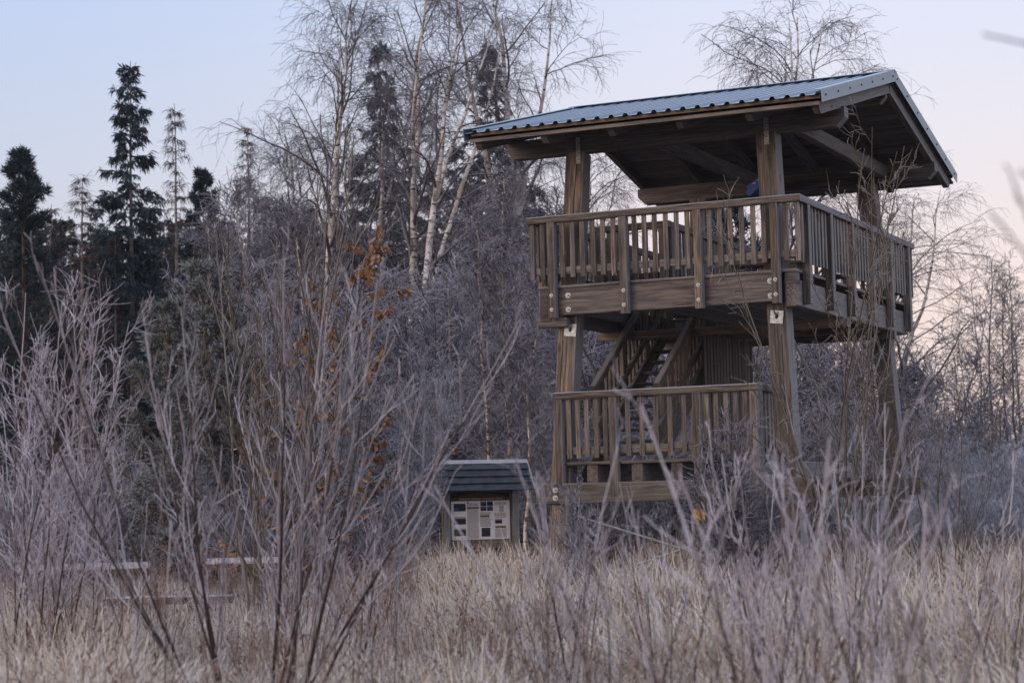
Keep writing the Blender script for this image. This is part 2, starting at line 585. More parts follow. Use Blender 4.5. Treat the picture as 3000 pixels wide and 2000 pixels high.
# long drying cracks in the front faces of the two front columns
for sx, za, zb, dx in ((-1, ZR - 0.1, ZR + 0.80, 0.035), (-1, ZR - 2.5, ZR - 1.75, -0.05), (1, ZR - 2.9, ZR - 1.85, 0.05)):
    a, b = col_c(sx, -1, za), col_c(sx, -1, zb)
    T('drying_crack', (a[0] + dx - 0.02, a[1] - 0.1395, za), (b[0] + dx, b[1] - 0.1395, zb), 0.004, 0.013, M_BLACK, up=(1, 0, 0))

# ---- upper deck: rim beams, joists, boards
XL, XR, YB = -4.024, 0.0, 6.28
zb_t, zb_b = ZR - 1.030, ZR - 1.405
zm, hb = (zb_t + zb_b) / 2, zb_t - zb_b
bf = T('rim_beam', (XL + 0.42, 0.205, zm), (-0.40, 0.205, zm), 0.16, hb, W_BEAM)
T('rim_beam', (XL + 0.42, 6.075, zm), (-0.40, 6.075, zm), 0.16, hb, W_BEAM)
for xx in (XL + 0.125, XL + 4.024 - 0.285):      # half-lapped ends running out to the corners, front and back
    for yy in (0.205, 6.075):
        T('beam_end', (xx, yy, zb_t - hb * 0.22 - 0.001), (xx + (0.294 if xx < -2 else 0.16), yy, zb_t - hb * 0.22 - 0.001), 0.158, hb * 0.44, W_BEAM)
T('rim_beam', (XR - 0.205, 0.13, zm - 0.09), (XR - 0.205, 6.15, zm - 0.09), 0.16, hb - 0.02, W_BEAM, up=(0, 0, 1))
T('rim_beam', (XL + 0.205, 0.13, zm - 0.09), (XL + 0.205, 6.15, zm - 0.09), 0.16, hb - 0.02, W_BEAM, up=(0, 0, 1))
for yy in (2.38, 5.09):
    T('joist', (XL + 0.08, yy, zb_b - 0.15), (XR - 0.06, yy, zb_b - 0.15), 0.14, 0.12, W_BEAM)
T('joist', (XL + 0.08, 0.215, zb_b - 0.10), (XL + 0.52, 0.215, zb_b - 0.10), 0.14, 0.12, W_BEAM)
for xx in (-3.62, -2.36, -1.75, -1.15, -0.62):
    T('joist', (xx, 0.30, zb_b + 0.16), (xx, 5.98, zb_b + 0.16), 0.10, 0.20, W_BEAM)
deck = empty('deck', (0, 0, 0), tower)
yy = 0.165
k = 0
while yy < 6.15:
    segs = [(XL + 0.11, XR - 0.11)] if (yy < 1.42 or yy > 5.2) else [(XL + 0.11, -3.62), (-2.36, XR - 0.11)]
    for a, b in segs:
        T('plank', (a, yy, zb_t + 0.021), (b, yy, zb_t + 0.021), 0.134, 0.038, W_BEAM if k else W_RAIL, deck)
    yy += 0.142
    k += 1


# ---- railings
def railing(name, posts, rail0, rail1, n_out, z_top, z_post, z_bal, z_low0, z_low1, gap_n, parent_mat=W_RAIL, ends=(0, 0), bolts=None, deckbolt=True):
    """A straight railing: posts are (x, y) points at the outer face line, rail0 and rail1 the handrail ends, n_out the outward normal."""
    rl = empty(name, (0, 0, 0), tower)
    n = Vector((n_out[0], n_out[1], 0))
    t = (Vector((rail1[0], rail1[1], 0)) - Vector((rail0[0], rail0[1], 0))).normalized()
    hr = 0.096
    off = -0.058
    a = Vector((rail0[0], rail0[1], z_top - hr / 2)) + n * off
    b = Vector((rail1[0], rail1[1], z_top - hr / 2)) + n * off
    T('handrail', a, b, 0.116, hr, W_RAIL, rl)
    for (x, y) in posts:
        p = Vector((x, y, 0)) + n * (-0.058)
        po = T('post', (p.x, p.y, z_post), (p.x, p.y, z_top - hr - 0.002), 0.118, 0.112, W_RAIL, rl, up=(n.x, n.y, 0) if False else (t.x, t.y, 0))
        for zz in bolts or ():
            q = Vector((x, y, zz)) + n * 0.0
            bolt(q, n, 0.028, rl, TO)
    lo = Vector((posts[0][0], posts[0][1], 0)), Vector((posts[-1][0], posts[-1][1], 0))
    la = a.copy(); lb = b.copy()
    la.z = lb.z = (z_low0 + z_low1) / 2
    la += n * (-0.045) + t * 0.10; lb += n * (-0.045) - t * 0.10
    T('lower_rail', la, lb, 0.036, abs(z_low1 - z_low0), W_MOSS, rl)

    def bal(q):
        s = random.uniform(-0.006, 0.006)
        lean = t * random.uniform(-0.006, 0.006)
        base = Vector((q.x, q.y, z_bal + random.uniform(-0.012, 0.008))) + n * (-0.066) + t * s
        top = Vector((q.x, q.y, z_top - 0.05)) + n * (-0.066) + t * s + lean
        T('baluster', base, top, 0.030, 0.066, W_RAIL, rl, up=(t.x, t.y, 0))
    for i in range(len(posts) - 1):
        p, q = Vector((*posts[i], 0)), Vector((*posts[i + 1], 0))
        for j in range(1, gap_n + 1):
            bal(p.lerp(q, j / (gap_n + 1)))
    p, q = Vector((*posts[0], 0)), Vector((*posts[1], 0))
    st = (q - p) / (gap_n + 1)
    for j in range(1, ends[0] + 1): bal(p - st * j)
    p, q = Vector((*posts[-2], 0)), Vector((*posts[-1], 0))
    st = (q - p) / (gap_n + 1)
    for j in range(1, ends[1] + 1): bal(q + st * j)
    return rl


S = 1.094
zr = dict(z_top=ZR, z_post=ZR - 1.447, z_bal=ZR - 0.883, z_low0=ZR - 0.83, z_low1=ZR - 0.73)
fp = [(-0.38 - k * S, 0.0) for k in range(3, -1, -1)]
railing('railing', fp, (XL, 0), (XR - 0.001, 0), (0, -1), gap_n=6, ends=(2, 2), bolts=(ZR - 1.13, ZR - 1.33), **zr)
sp = [(0.0, 0.427 + k * 1.103) for k in range(6)]
railing('railing', sp, (0, 0.118), (0, YB), (1, 0), gap_n=6, ends=(2, 1), bolts=(ZR - 1.13, ZR - 1.33), **zr)
railing('railing', [(XL, y) for _, y in sp], (XL, 0.118), (XL, YB - 0.118), (-1, 0), gap_n=6, ends=(2, 1), **zr)
railing('railing', [(x, YB) for x, _ in fp], (XL, YB), (XR - 0.118, YB), (0, 1), gap_n=6, ends=(2, 2), **zr)
# round the stair opening
zi = dict(z_top=ZR, z_post=zb_t, z_bal=ZR - 0.883, z_low0=ZR - 0.83, z_low1=ZR - 0.73)
railing('railing', [(-3.50, 1.38), (-2.50, 1.38)], (-3.60, 1.38), (-2.39, 1.38), (0, -1), gap_n=6, **zi)
railing('railing', [(-2.39, 1.56 + k * 1.2) for k in range(4)], (-2.39, 1.5), (-2.39, 5.30), (1, 0), gap_n=7, **zi)
# big washers where the rim beam is bolted through the columns
for x in (-3.46, -0.49):
    for z in (ZR - 1.13, ZR - 1.33):
        bolt((x, 0.124, z), (0, -1, 0), 0.040, tower, TO)
# slotted tie plates on the front columns
for x in (-3.50, -0.46):
    z = ZR - 1.60
    yf = col_c(-1, -1, z)[1] - 0.14
    pl = T('tie_plate', (x - 0.09, yf - 0.012, z), (x + 0.09, yf - 0.012, z + random.choice((-0.02, 0.022))), 0.02, 0.18, M_BOLT)
    m, _ = frame_to(Vector((0.09, -0.010, 0.01)), Vector((0.09, -0.03, 0.01)))
    sl = link('rod_slot', bpy.data.meshes.new('rod_slot'), pl)
    n = 14
    V = [(0.09 + 0.024 * math.cos(2 * math.pi * i / n), -0.0125, 0.01 + 0.036 * math.sin(2 * math.pi * i / n)) for i in range(n)]
    V += [(x_, y_ + 0.004, z_) for x_, y_, z_ in V]
    sl.data.from_pydata(V, [], [tuple(range(n)), tuple(range(2 * n - 1, n - 1, -1))] + [(i, i + n, (i + 1) % n + n, (i + 1) % n) for i in range(n)])
    sl.data.materials.append(M_BLACK)
    me, mm = tube_mesh('tie_rod_end', (0.085, -0.012, 0.02), (0.065, -0.07, 0.075), 0.014, M_ROD)
    link('tie_rod_end', me, pl, None, mm)

# ---- lower landing
zl = ZR - 2.50
zlb_t, zlb_b = ZR - 3.77, ZR - 4.05
T('rim_beam', (-3.98, 0.075, (zlb_t + zlb_b) / 2), (-0.02, 0.075, (zlb_t + zlb_b) / 2), 0.14, zlb_t - zlb_b, W_MOSS)
T('rim_beam', (-3.98, 6.2, (zlb_t + zlb_b) / 2), (-0.02, 6.2, (zlb_t + zlb_b) / 2), 0.14, zlb_t - zlb_b, W_MOSS)
for x, z in ((-3.68, ZR - 3.86), (-3.68, ZR - 3.97)):
    bolt((x, 0.004, z), (0, -1, 0), 0.040, tower, TO)
for x in (-3.15, -2.48, -1.90, -0.98):
    T('joist', (x, 0.10, ZR - 3.645), (x, 6.0, ZR - 3.645), 0.16, 0.24, W_BEAM)
land = empty('landing', (0, 0, 0), tower)
yy = 0.14
while yy < 1.5:
    T('plank', (-3.55, yy, ZR - 3.50), (-0.82, yy, ZR - 3.50), 0.134, 0.04, W_MOSS, land)
    yy += 0.142
zlr = dict(z_top=zl, z_post=ZR - 3.97, z_bal=ZR - 3.42, z_low0=ZR - 3.37, z_low1=ZR - 3.27)
lr = railing('railing', [(-3.61, 0.0), (-2.79, 0.0), (-1.56, 0.0), (-0.745, 0.0)], (-3.67, 0), (-0.68, 0), (0, -1), gap_n=5, **zlr)
for ch in list(lr.children):                      # the middle gap is wider and holds a slat more
    pass
railing('railing', [(-0.68, 0.18), (-0.68, 1.45)], (-0.68, 0.118), (-0.68, 1.55), (1, 0), gap_n=7, **zlr)

# ---- stair from the landing to the upper deck
stair = empty('stair', (0, 0, 0), tower)
RISE, RUN = 0.1795, 0.264


def tread_y(z): return 3.30 + (z - (ZR - 1.74)) / RISE * RUN


z = ZR - 3.52 + RISE
while z < zb_t - 0.02:
    y = tread_y(z)
    T('tread', (-3.42, y + 0.13, z - 0.02), (-2.50, y + 0.13, z - 0.02), 0.27, 0.04, W_BEAM, stair)
    z += RISE
for x in (-3.45, -2.47):
    T('stringer', (x, tread_y(ZR - 3.62), ZR - 3.72), (x, tread_y(ZR - 1.1), ZR - 1.2), 0.06, 0.24, W_MOSS, stair)
    T('handrail', (x, tread_y(ZR - 3.35), ZR - 2.42), (x, tread_y(ZR - 2.0), ZR - 1.07), 0.10, 0.10, W_MOSS, stair)
    T('lower_rail', (x, tread_y(ZR - 3.35), ZR - 3.02), (x, tread_y(ZR - 1.5), ZR - 1.17), 0.06, 0.09, W_MOSS, stair)
    for k in range(20):
        f = (k + 0.5) / 20
        zz = ZR - 3.30 + f * 2.15
        w_, d_ = (0.10, 0.10) if k % 6 == 1 else (0.032, 0.06)
        tp = min(zz + 0.88, ZR - 1.03)
        if tp > zz - 0.2:
            T('baluster', (x - 0.045, tread_y(zz) - 0.02, zz - 0.22), (x - 0.045, tread_y(zz) - 0.02, tp), w_, d_, W_MOSS, stair, up=(0, 1, 0))
# boarded screen beside the stair foot
for k in range(16):
    y = 2.5 + k * 0.145
    T('screen_board', (-2.30, y, ZR - 3.45), (-2.30, y, ZR - 1.55 - random.uniform(0, 0.05)), 0.028, random.choice((0.095, 0.11, 0.12)), W_ROOF, stair, up=(0, 1, 0))

# ---- steel cross bracing
def rod(p0, p1, r=0.016):
    me, m = tube_mesh('brace_rod', Vector(p0) - Vector(TO), Vector(p1) - Vector(TO), r, M_ROD)
    link('brace_rod', me, tower, None, m)


def cf(sx, sy, z, dx=0.0, dy=0.0):
    c = col_c(sx, sy, z)
    return (c[0] + dx, c[1] + dy, c[2])


rod(cf(-1, -1, ZR - 4.20, 0.14), cf(1, -1, ZR - 5.15, -0.14))
rod(cf(-1, -1, ZR - 5.22, 0.14, 0.04), cf(1, -1, ZR - 4.27, -0.14, 0.04), 0.018)
for sx in (-1, 1):
    rod(cf(sx, -1, ZR - 1.62, 0, 0.14), cf(sx, 1, ZR - 5.2, 0, -0.14), 0.02)
    rod(cf(sx, -1, ZR - 5.2, 0.05 * sx, 0.14), cf(sx, 1, ZR - 1.62, 0.05 * sx, -0.14), 0.02)
me, m = tube_mesh('brace_rod', Vector(cf(1, 1, ZR - 4.15, 0.10)) - Vector(TO), Vector(cf(1, 1, ZR - 4.19, 0.32)) - Vector(TO), 0.018, M_ROD)
link('brace_rod', me, tower, None, m)

# ---- roof frame
SL = 0.252                                        # rise per metre
YF, YK, YM = -0.72, 7.0, 3.14
XA, XB_ = -4.60, 0.57


def roof_z(y): return ZR + 1.165 + (min(y, 2 * YM - y) - YF) * SL     # upper side of the metal sheet's flats


for y, zt in ((0.54, ZR + 1.20), (5.74, ZR + 1.20)):
    T('plate_beam', (-4.52, y, zt - 0.13), (0.53, y, zt - 0.13), 0.20, 0.26, W_BEAM, chamfer=0.12)
T('ridge_beam', (-4.50, YM, ZR + 1.83), (0.43, YM, ZR + 1.83), 0.14, 0.24, W_BEAM, chamfer=0.09)
th_ = math.atan(SL)
for x in (-4.46, -3.45, -2.45, -1.46, -0.48, 0.44):
    for sgn in (-1, 1):
        y0 = YM + sgn * 0.02
        y1 = YM + sgn * 3.74
        o_ = 0.20
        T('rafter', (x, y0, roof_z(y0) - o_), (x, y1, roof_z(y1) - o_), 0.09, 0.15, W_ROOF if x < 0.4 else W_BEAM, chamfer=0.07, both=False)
# tie beams from plate to plate
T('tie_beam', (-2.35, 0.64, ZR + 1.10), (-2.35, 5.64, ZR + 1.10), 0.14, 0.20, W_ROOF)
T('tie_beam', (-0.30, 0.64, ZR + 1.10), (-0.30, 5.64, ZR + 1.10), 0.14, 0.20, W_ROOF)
# ceiling boards on the rafters, battens above them
for sgn in (-1, 1):
    d = 0.10
    while d < 3.82:
        y = YM + sgn * d
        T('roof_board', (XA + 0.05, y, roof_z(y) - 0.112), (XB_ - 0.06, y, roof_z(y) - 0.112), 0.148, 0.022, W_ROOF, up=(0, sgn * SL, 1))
        d += 0.153
    for d in (3.79, 3.0, 2.0, 1.0, 0.2):
        y = YM + sgn * d
        T('batten', (XA + 0.06, y, roof_z(y) - 0.042), (XB_ - 0.05, y, roof_z(y) - 0.042), 0.06, 0.05, W_BATT, up=(0, sgn * SL, 1))
    y = YM + sgn * 3.835
    T('fascia_strip', (XA + 0.06, y, roof_z(y) - 0.128), (XB_ - 0.05, y, roof_z(y) - 0.128), 0.025, 0.045, W_BATT)


def corrugated(sgn):
    pitch, rib = 0.2065, 0.038
    xs, zs = [], []
    x = XA
    while x < XB_ - 0.05:
        for dx, z_ in ((0, 0), (0.118, 0), (0.142, rib), (0.183, rib)):
            xs.append(min(x + dx, XB_ - 0.02)); zs.append(z_)
        x += pitch
    xs = np.array(xs); zs = np.array(zs)
    n = len(xs)
    V, ys = [], [0.02, 1.3, 2.6, 3.90]
    for lay in (0.0, -0.004):
        for d in ys:
            y = YM + sgn * d
            V += [(a, y, roof_z(y) + b - 0.004 + lay) for a, b in zip(xs, zs)]
    V = np.array(V) - np.array(TO)
    m = len(ys)
    F = []
    for lay in range(2):
        for r in range(m - 1):
            for c in range(n - 1):
                a = lay * m * n + r * n + c
                f = (a, a + 1, a + n + 1, a + n)
                F.append(f if (sgn < 0) == (lay == 1) else f[::-1])
    for c in range(n - 1):
        a = (m - 1) * n + c
        F.append((a, a + 1, a + 1 + m * n, a + m * n))
    me = bpy.data.meshes.new('roof_sheet')
    me.from_pydata(V.tolist(), [], F)
    me.materials.append(M_SHEET)
    return link('roof_sheet', me, tower)


for sgn in (-1, 1):
    corrugated(sgn)
    # gable flashings with screws, and the ridge cap
    for x, s in ((XB_, 1), (XA, -1)):
        ya, yb = YM, YM + sgn * 3.92
        fl = T('gable_flashing', (x, ya, roof_z(ya) - 0.03), (x, yb, roof_z(yb) - 0.03), 0.006, 0.165, M_SHEET)
        T('gable_flashing', (x - s * 0.075, ya, roof_z(ya) + 0.056), (x - s * 0.075, yb, roof_z(yb) + 0.056), 0.15, 0.006, M_SHEET, up=(0, sgn * SL, 1))
        for k in range(7):
            d = 0.12 + k * 0.6
            y = YM + sgn * d
            bolt_o = link('screw', _bolt.get('s') or _bolt.setdefault('s', bolt_mesh(0.0161)), fl)
            mw, L = frame_to(Vector((x, ya, roof_z(ya) - 0.03)), Vector((x, yb, roof_z(yb) - 0.03)))
            loc = mw.inverted() @ Vector((x + s * 0.004, y, roof_z(y) - 0.03))
            nrm = mw.inverted().to_3x3() @ Vector((s, 0, 0))
            bolt_o.matrix_basis = frame_to(loc, loc + nrm)[0]
    T('ridge_cap', (XA - 0.01, YM + sgn * 0.085, roof_z(YM + sgn * 0.085) + 0.064), (XB_ + 0.004, YM + sgn * 0.085, roof_z(YM + sgn * 0.085) + 0.064), 0.175, 0.006, M_SHEET, up=(0, sgn * SL, 1))
# the screws are dark: their own material
ms = bolt_mesh(0.0161)
ms.materials[0] = M_SCREW; ms.materials[1] = M_SCREW

# steel straps tying the plates to the columns
for x in (-3.37, -0.565):
    st = T('strap', (x, 0.424, ZR + 0.78), (x, 0.424, ZR + 1.16), 0.012, 0.07, M_STRAP, up=(1, 0, 0))
    for zz in (0.84, 0.93, 1.03, 1.12):
        bolt((x, 0.416, ZR + zz), (0, -1, 0), 0.032, tower, TO)

# ---- things on the upper deck
def deck_bench(x0, x1, y, label):
    b = empty('deck_bench', ((x0 + x1) / 2, y, zb_t + 0.04))
    tag(b, label, 'bench', 'benches on the upper deck')
    o = ((x0 + x1) / 2, y, zb_t + 0.04)
    for k in range(3):
        timber('seat', (x0, y - 0.12 + k * 0.12, zb_t + 0.47), (x1, y - 0.12 + k * 0.12, zb_t + 0.47), 0.11, 0.05, W_BEAM, b, org=o)
    for x in (x0 + 0.25, x1 - 0.25):
        timber('leg', (x, y, zb_t + 0.04), (x, y, zb_t + 0.443), 0.28, 0.12, W_BEAM, b, up=(1, 0, 0), org=o)


deck_bench(-1.95, -0.75, 3.0, 'dark plank bench on the upper deck behind the railing, near the front right column')
deck_bench(-3.0 + 0.9, -0.9, 5.3, 'dark plank bench at the back of the upper deck')

bx = empty('blue_fixture', (-1.10, 2.0, zb_t + 0.04))
tag(bx, 'tilted blue box with pale markings on a blue post, half hidden by a column', 'blue fixture')
hx = bpy.data.meshes.new('head')
pr_ = [(-0.27, -0.03), (-0.24, -0.075), (-0.27, -0.12), (-0.26, -0.155), (-0.22, -0.17), (0.05, -0.05), (0.13, -0.01), (0.13, 0.20), (0.10, 0.185)]
n = len(pr_)
V = [(x, -0.11, z) for x, z in pr_] + [(x, 0.11, z) for x, z in pr_]
hx.from_pydata(V, [], [tuple(range(n)), tuple(range(2 * n - 1, n - 1, -1))] + [(i, i + n, (i + 1) % n + n, (i + 1) % n) for i in range(n)])
hx.materials.append(M_BLUE)
hz_ = ZR + 0.50 - (zb_t + 0.04)
ho = link('head', hx, bx, None, Matrix.Translation((0, 0, hz_)) @ Matrix.Rotation(0.0, 4, 'Y'))
ds = bpy.data.meshes.new('marking')


def plate(name, pts, y, mat, parent, t=0.003):
    n = len(pts)
    me = bpy.data.meshes.new(name)
    V = [(x, y - t, z) for x, z in pts] + [(x, y, z) for x, z in pts]
    me.from_pydata(V, [], [tuple(range(n)), tuple(range(2 * n - 1, n - 1, -1))] + [(i, i + n, (i + 1) % n + n, (i + 1) % n) for i in range(n)])
    me.materials.append(mat)
    return link(name, me, parent)


plate('marking', [(0.0, 0.075), (0.03, 0.05), (0.08, 0.06), (0.10, 0.10), (0.07, 0.125), (0.02, 0.115)], -0.1105, M_PALE, ho)
plate('marking', [(-0.09, 0.035), (-0.02, 0.055), (-0.01, 0.085), (-0.08, 0.06)], -0.1105, M_PALE, ho)
plate('marking', [(0.01, 0.0), (0.10, 0.02), (0.10, 0.045), (0.03, 0.04)], -0.1105, M_PALE, ho)
plate('marking', [(-0.16, -0.01), (-0.12, 0.0), (-0.125, 0.018), (-0.165, 0.005)], -0.1105, M_PALE, ho)
plate('recess', [(-0.18, -0.155), (0.02, -0.06), (0.035, -0.03), (-0.05, -0.035)], -0.1105, M_BLACK, ho)
me, m = tube_mesh('post', (0.06, 0, 0), (0.06, 0, hz_ - 0.02), 0.05, M_BLUE, 12)
link('post', me, bx, None, m)
me, m = tube_mesh('base_plate', (0.06, 0, 0.0), (0.06, 0, 0.02), 0.14, M_BLUE, 16)
link('base_plate', me, bx, None, m)

# yellow notice on the back left column
cz = ZR - 4.30
cc = col_c(-1, 1, cz)
nt_ = empty('notice_sign', (cc[0] + 0.01, cc[1] - 0.142, cz))
tag(nt_, 'small yellow notice plate on the post under the lower landing', 'sign')
plate('sign_plate', [(-0.10, -0.09), (0.10, -0.09), (0.10, 0.09), (-0.10, 0.09)], -0.001, M_YEL, nt_, 0.006)
for z0, a, b in ((0.055, -0.08, 0.06), (0.040, -0.07, 0.055), (0.022, -0.065, 0.02), (-0.005, -0.05, 0.05), (-0.018, 0.02, 0.09), (-0.045, -0.06, 0.02)):
    plate('text_line', [(a, z0), (b, z0), (b, z0 + 0.008), (a, z0 + 0.008)], -0.0075, M_INK, nt_, 0.002)

# ------------------------------------------------------------------ information board under a slated roof
M_SLATE = simple('dark_roof_board', (0.055, 0.062, 0.078), 0.6, 0, 0.45, 7)
M_CAPF = simple('frosted_ridge_metal', (0.42, 0.41, 0.45), 0.6, 0, 0.2, 9)
M_PANEL = simple('pale_panel_print', (0.78, 0.71, 0.70), 0.6, 0, 0.08, 3)
M_TEXT = simple('grey_text_print', (0.20, 0.18, 0.175), 0.7)
M_OLIVE = simple('olive_brown_print', (0.085, 0.060, 0.022), 0.6)
M_OLIVE2 = simple('light_olive_print', (0.17, 0.13, 0.065), 0.6)
M_PSKY = simple('photo_print_blue', (0.03, 0.09, 0.30), 0.6, 0, 0.3, 12)
M_PPALE = simple('photo_print_pale_sky', (0.36, 0.36, 0.40), 0.6)
M_PDARK = simple('photo_print_dark', (0.035, 0.042, 0.05), 0.6, 0, 0.5, 25)
M_PBROWN = simple('photo_print_brown', (0.12, 0.095, 0.06), 0.6, 0, 0.5, 30)
M_PMAUVE = simple('photo_print_mauve', (0.06, 0.035, 0.045), 0.6, 0, 0.4, 20)
M_WTEXT = simple('white_lettering', (0.50, 0.46, 0.42), 0.6)

bp = unp(1106, 1120, 34.8)
_bdir = math.atan2(FWD[1], FWD[0]) - math.pi / 2
board = empty('information_board', (float(bp[0]), float(bp[1]), 0.0), None, _bdir + math.radians(18))
tag(board, 'roofed information board with a pale printed panel, beside the foot of the tower', 'information board')


def LT(name, p0, p1, w, h, mat, parent, up=(0, 0, 1), **kw):
    return timber(name, p0, p1, w, h, mat, parent, up, **kw)


for x in (-0.66, 0.60):
    LT('post', (x, 0, -0.1), (x, 0, 1.98), 0.13, 0.13, W_POST, board, up=(0, 1, 0))
LT('crossbar', (-0.595, 0, 0.86), (0.535, 0, 0.86), 0.09, 0.13, W_MOSS, board)
LT('crossbar', (-0.595, 0, 1.86), (0.535, 0, 1.86), 0.09, 0.12, W_BEAM, board)
LT('backboard', (-0.592, 0.02, 1.36), (0.532, 0.02, 1.36), 0.03, 0.86, W_BEAM, board)
for x in (-0.80, 0.73):
    LT('roof_bracket', (x, -0.28, 1.88), (x, 0.28, 1.88), 0.07, 0.09, W_POST, board)
RS = 0.53 / 0.36
for sgn in (-1, 1):
    for k in range(4):              # four broad boards, each lapping proud over the one below
        ya, yb = 0.012 + 0.092 * k, 0.012 + 0.092 * (k + 1) + 0.045
        za, zb = 2.298 - 0.122 * k, 2.298 - 0.122 * (k + 1) - 0.004
        pts = [(ya, za), (yb, zb), (yb - 0.030, zb - 0.014), (ya - 0.012, za - 0.03)]
        V = [(x, sgn * y, z) for x in (-0.90, 0.84) for y, z in pts]
        me = bpy.data.meshes.new('roof_board')
        F = [(0, 1, 2, 3), (7, 6, 5, 4), (0, 4, 5, 1), (1, 5, 6, 2), (2, 6, 7, 3), (3, 7, 4, 0)]
        me.from_pydata(V, [], F if sgn < 0 else [f[::-1] for f in F])
        me.materials.append(M_SLATE)
        link('roof_board', me, board)
    LT('ridge_cap', (-0.91, sgn * 0.028, 2.302), (0.85, sgn * 0.028, 2.302), 0.085, 0.010, M_CAPF, board, up=(0, sgn * 1.3, 1))
    for x in (-0.905, 0.845):
        LT('verge_trim', (x, sgn * 0.02, 2.31), (x, sgn * 0.41, 1.81), 0.012, 0.035, M_CAPF, board)
# the printed panel: arch, text columns, photographs (flat print, each 1-2 mm proud)
PX0, PX1, PZ0, PZ1 = -0.565, 0.505, 0.95, 1.62
pan = plate('panel', [(PX0, PZ0), (PX1, PZ0), (PX1, PZ1), (PX0, PZ1)], 0.0, M_PANEL, board, 0.008)
pw, ph = PX1 - PX0, PZ1 - PZ0
arch = [(PX0, PZ1 + 0.002), (PX1, PZ1 + 0.002)] + [(PX0 + pw * (1 - i / 12), PZ1 + 0.03 + 0.10 * math.sin(math.pi * (i / 12)) ** 0.8) for i in range(13)]
plate('panel_arch', arch, 0.0, M_OLIVE, board, 0.008)
plate('panel_photo_strip', [(PX0, PZ1 + 0.03)] + [(PX0 + pw * i / 12, PZ1 + 0.034 + 0.10 * math.sin(math.pi * i / 12) ** 0.8) for i in range(13)] + [(PX1, 1.80), (PX0, 1.80)], 0.003, M_PDARK, board, 0.006)
plate('panel_photo_strip', [(PX0, 1.76), (PX0 + pw * 0.25, 1.775), (PX0 + pw * 0.6, 1.77), (PX1, 1.755), (PX1, 1.797), (PX0, 1.797)], -0.004, M_PBROWN, board, 0.002)


def pr_rect(u0, v0, u1, v1, mat, name='photo_print', lift=0.0085):
    a, b, c, d = PX0 + u0 * pw, PZ1 - v1 * ph, PX0 + u1 * pw, PZ1 - v0 * ph
    return plate(name, [(a, b), (c, b), (c, d), (a, d)], -lift, mat, pan, 0.0015)


for v0, mats in ((0.06, (M_PDARK, M_PSKY, M_PDARK)), (0.40, (M_PPALE, M_PMAUVE, M_PSKY)), (0.70, (M_PPALE, M_PBROWN, M_PDARK))):
    pr_rect(0.045, v0, 0.245, v0 + 0.20, mats[0])
    pr_rect(0.045, v0 + 0.05, 0.245, v0 + 0.20, mats[1] if v0 > 0.1 else mats[2], lift=0.0105)
    pr_rect(0.06 if v0 < 0.6 else 0.05, v0 + (0.11 if v0 < 0.6 else 0.04), 0.12 if v0 < 0.6 else 0.24, v0 + (0.19 if v0 < 0.6 else 0.07), mats[2] if v0 > 0.1 else M_PSKY, lift=0.0125)
for (u, v, m_) in ((0.50, 0.02, M_PSKY), (0.612, 0.02, M_PDARK), (0.50, 0.145, M_PBROWN), (0.612, 0.145, M_PSKY)):
    pr_rect(u, v, u + 0.10, v + 0.115, m_)
    pr_rect(u, v + 0.06, u + 0.10, v + 0.115, M_PDARK, lift=0.0105)
pr_rect(0.51, 0.70, 0.66, 0.93, M_PDARK)
pr_rect(0.55, 0.72, 0.63, 0.86, M_PMAUVE, lift=0.0105)
pr_rect(0.745, 0.47, 0.865, 0.60, M_PPALE)
pr_rect(0.745, 0.51, 0.865, 0.60, M_PMAUVE, lift=0.0105)
pr_rect(0.82, 0.13, 0.90, 0.30, M_PPALE)
pr_rect(0.265, 0.02, 0.30, 0.05, M_PSKY)
for (u0, v0, u1) in ((0.265, 0.15, 0.475), (0.49, 0.37, 0.65), (0.745, 0.66, 0.93)):
    pr_rect(u0, v0, u1, v0 + 0.06, M_OLIVE2, 'heading_bar')
for (u0, u1, v0, v1) in ((0.27, 0.475, 0.05, 0.14), (0.27, 0.475, 0.23, 0.98), (0.49, 0.68, 0.30, 0.36), (0.49, 0.68, 0.45, 0.68), (0.74, 0.95, 0.03, 0.10), (0.74, 0.95, 0.32, 0.45), (0.74, 0.95, 0.74, 0.97)):
    V, F = [], []
    v = v0
    while v < v1:                                   # lines of small print, one mesh per text block
        a, b = PX0 + u0 * pw, PX0 + (u1 - random.uniform(0, 0.02)) * pw
        zt, zb = PZ1 - v * ph, PZ1 - (v + 0.011) * ph
        s = len(V)
        V += [(a, -0.0095, zb), (b, -0.0095, zb), (b, -0.0095, zt), (a, -0.0095, zt)]
        F.append((s, s + 1, s + 2, s + 3))
        v += 0.023
    me = bpy.data.meshes.new('text_block')
    me.from_pydata(V, [], F); me.materials.append(M_TEXT)
    link('text_block', me, pan)
fc = bpy.data.curves.new('panel_title', 'FONT')
fc.body = 'Das Große Moor bei Becklingen - eine Landschaft im Umbruch'
fc.size = 0.050
fc.extrude = 0.0008
fc.align_x = 'CENTER'
fo = bpy.data.objects.new('panel_title', fc)
COL.objects.link(fo)
fo.parent = board
fo.location = ((PX0 + PX1) / 2 + 0.01, -0.0092, PZ1 + 0.022)
fo.rotation_euler = (math.pi / 2, 0, 0)
fo.scale = (0.62, 1, 1)
bpy.context.view_layer.update()
fc.materials.append(M_WTEXT)
_me = bpy.data.meshes.new_from_object(fo.evaluated_get(bpy.context.evaluated_depsgraph_get()))      # lettering as plain geometry
_fm = fo.matrix_basis.copy()
bpy.data.objects.remove(fo)
link('panel_title', _me, board, M_WTEXT, _fm)

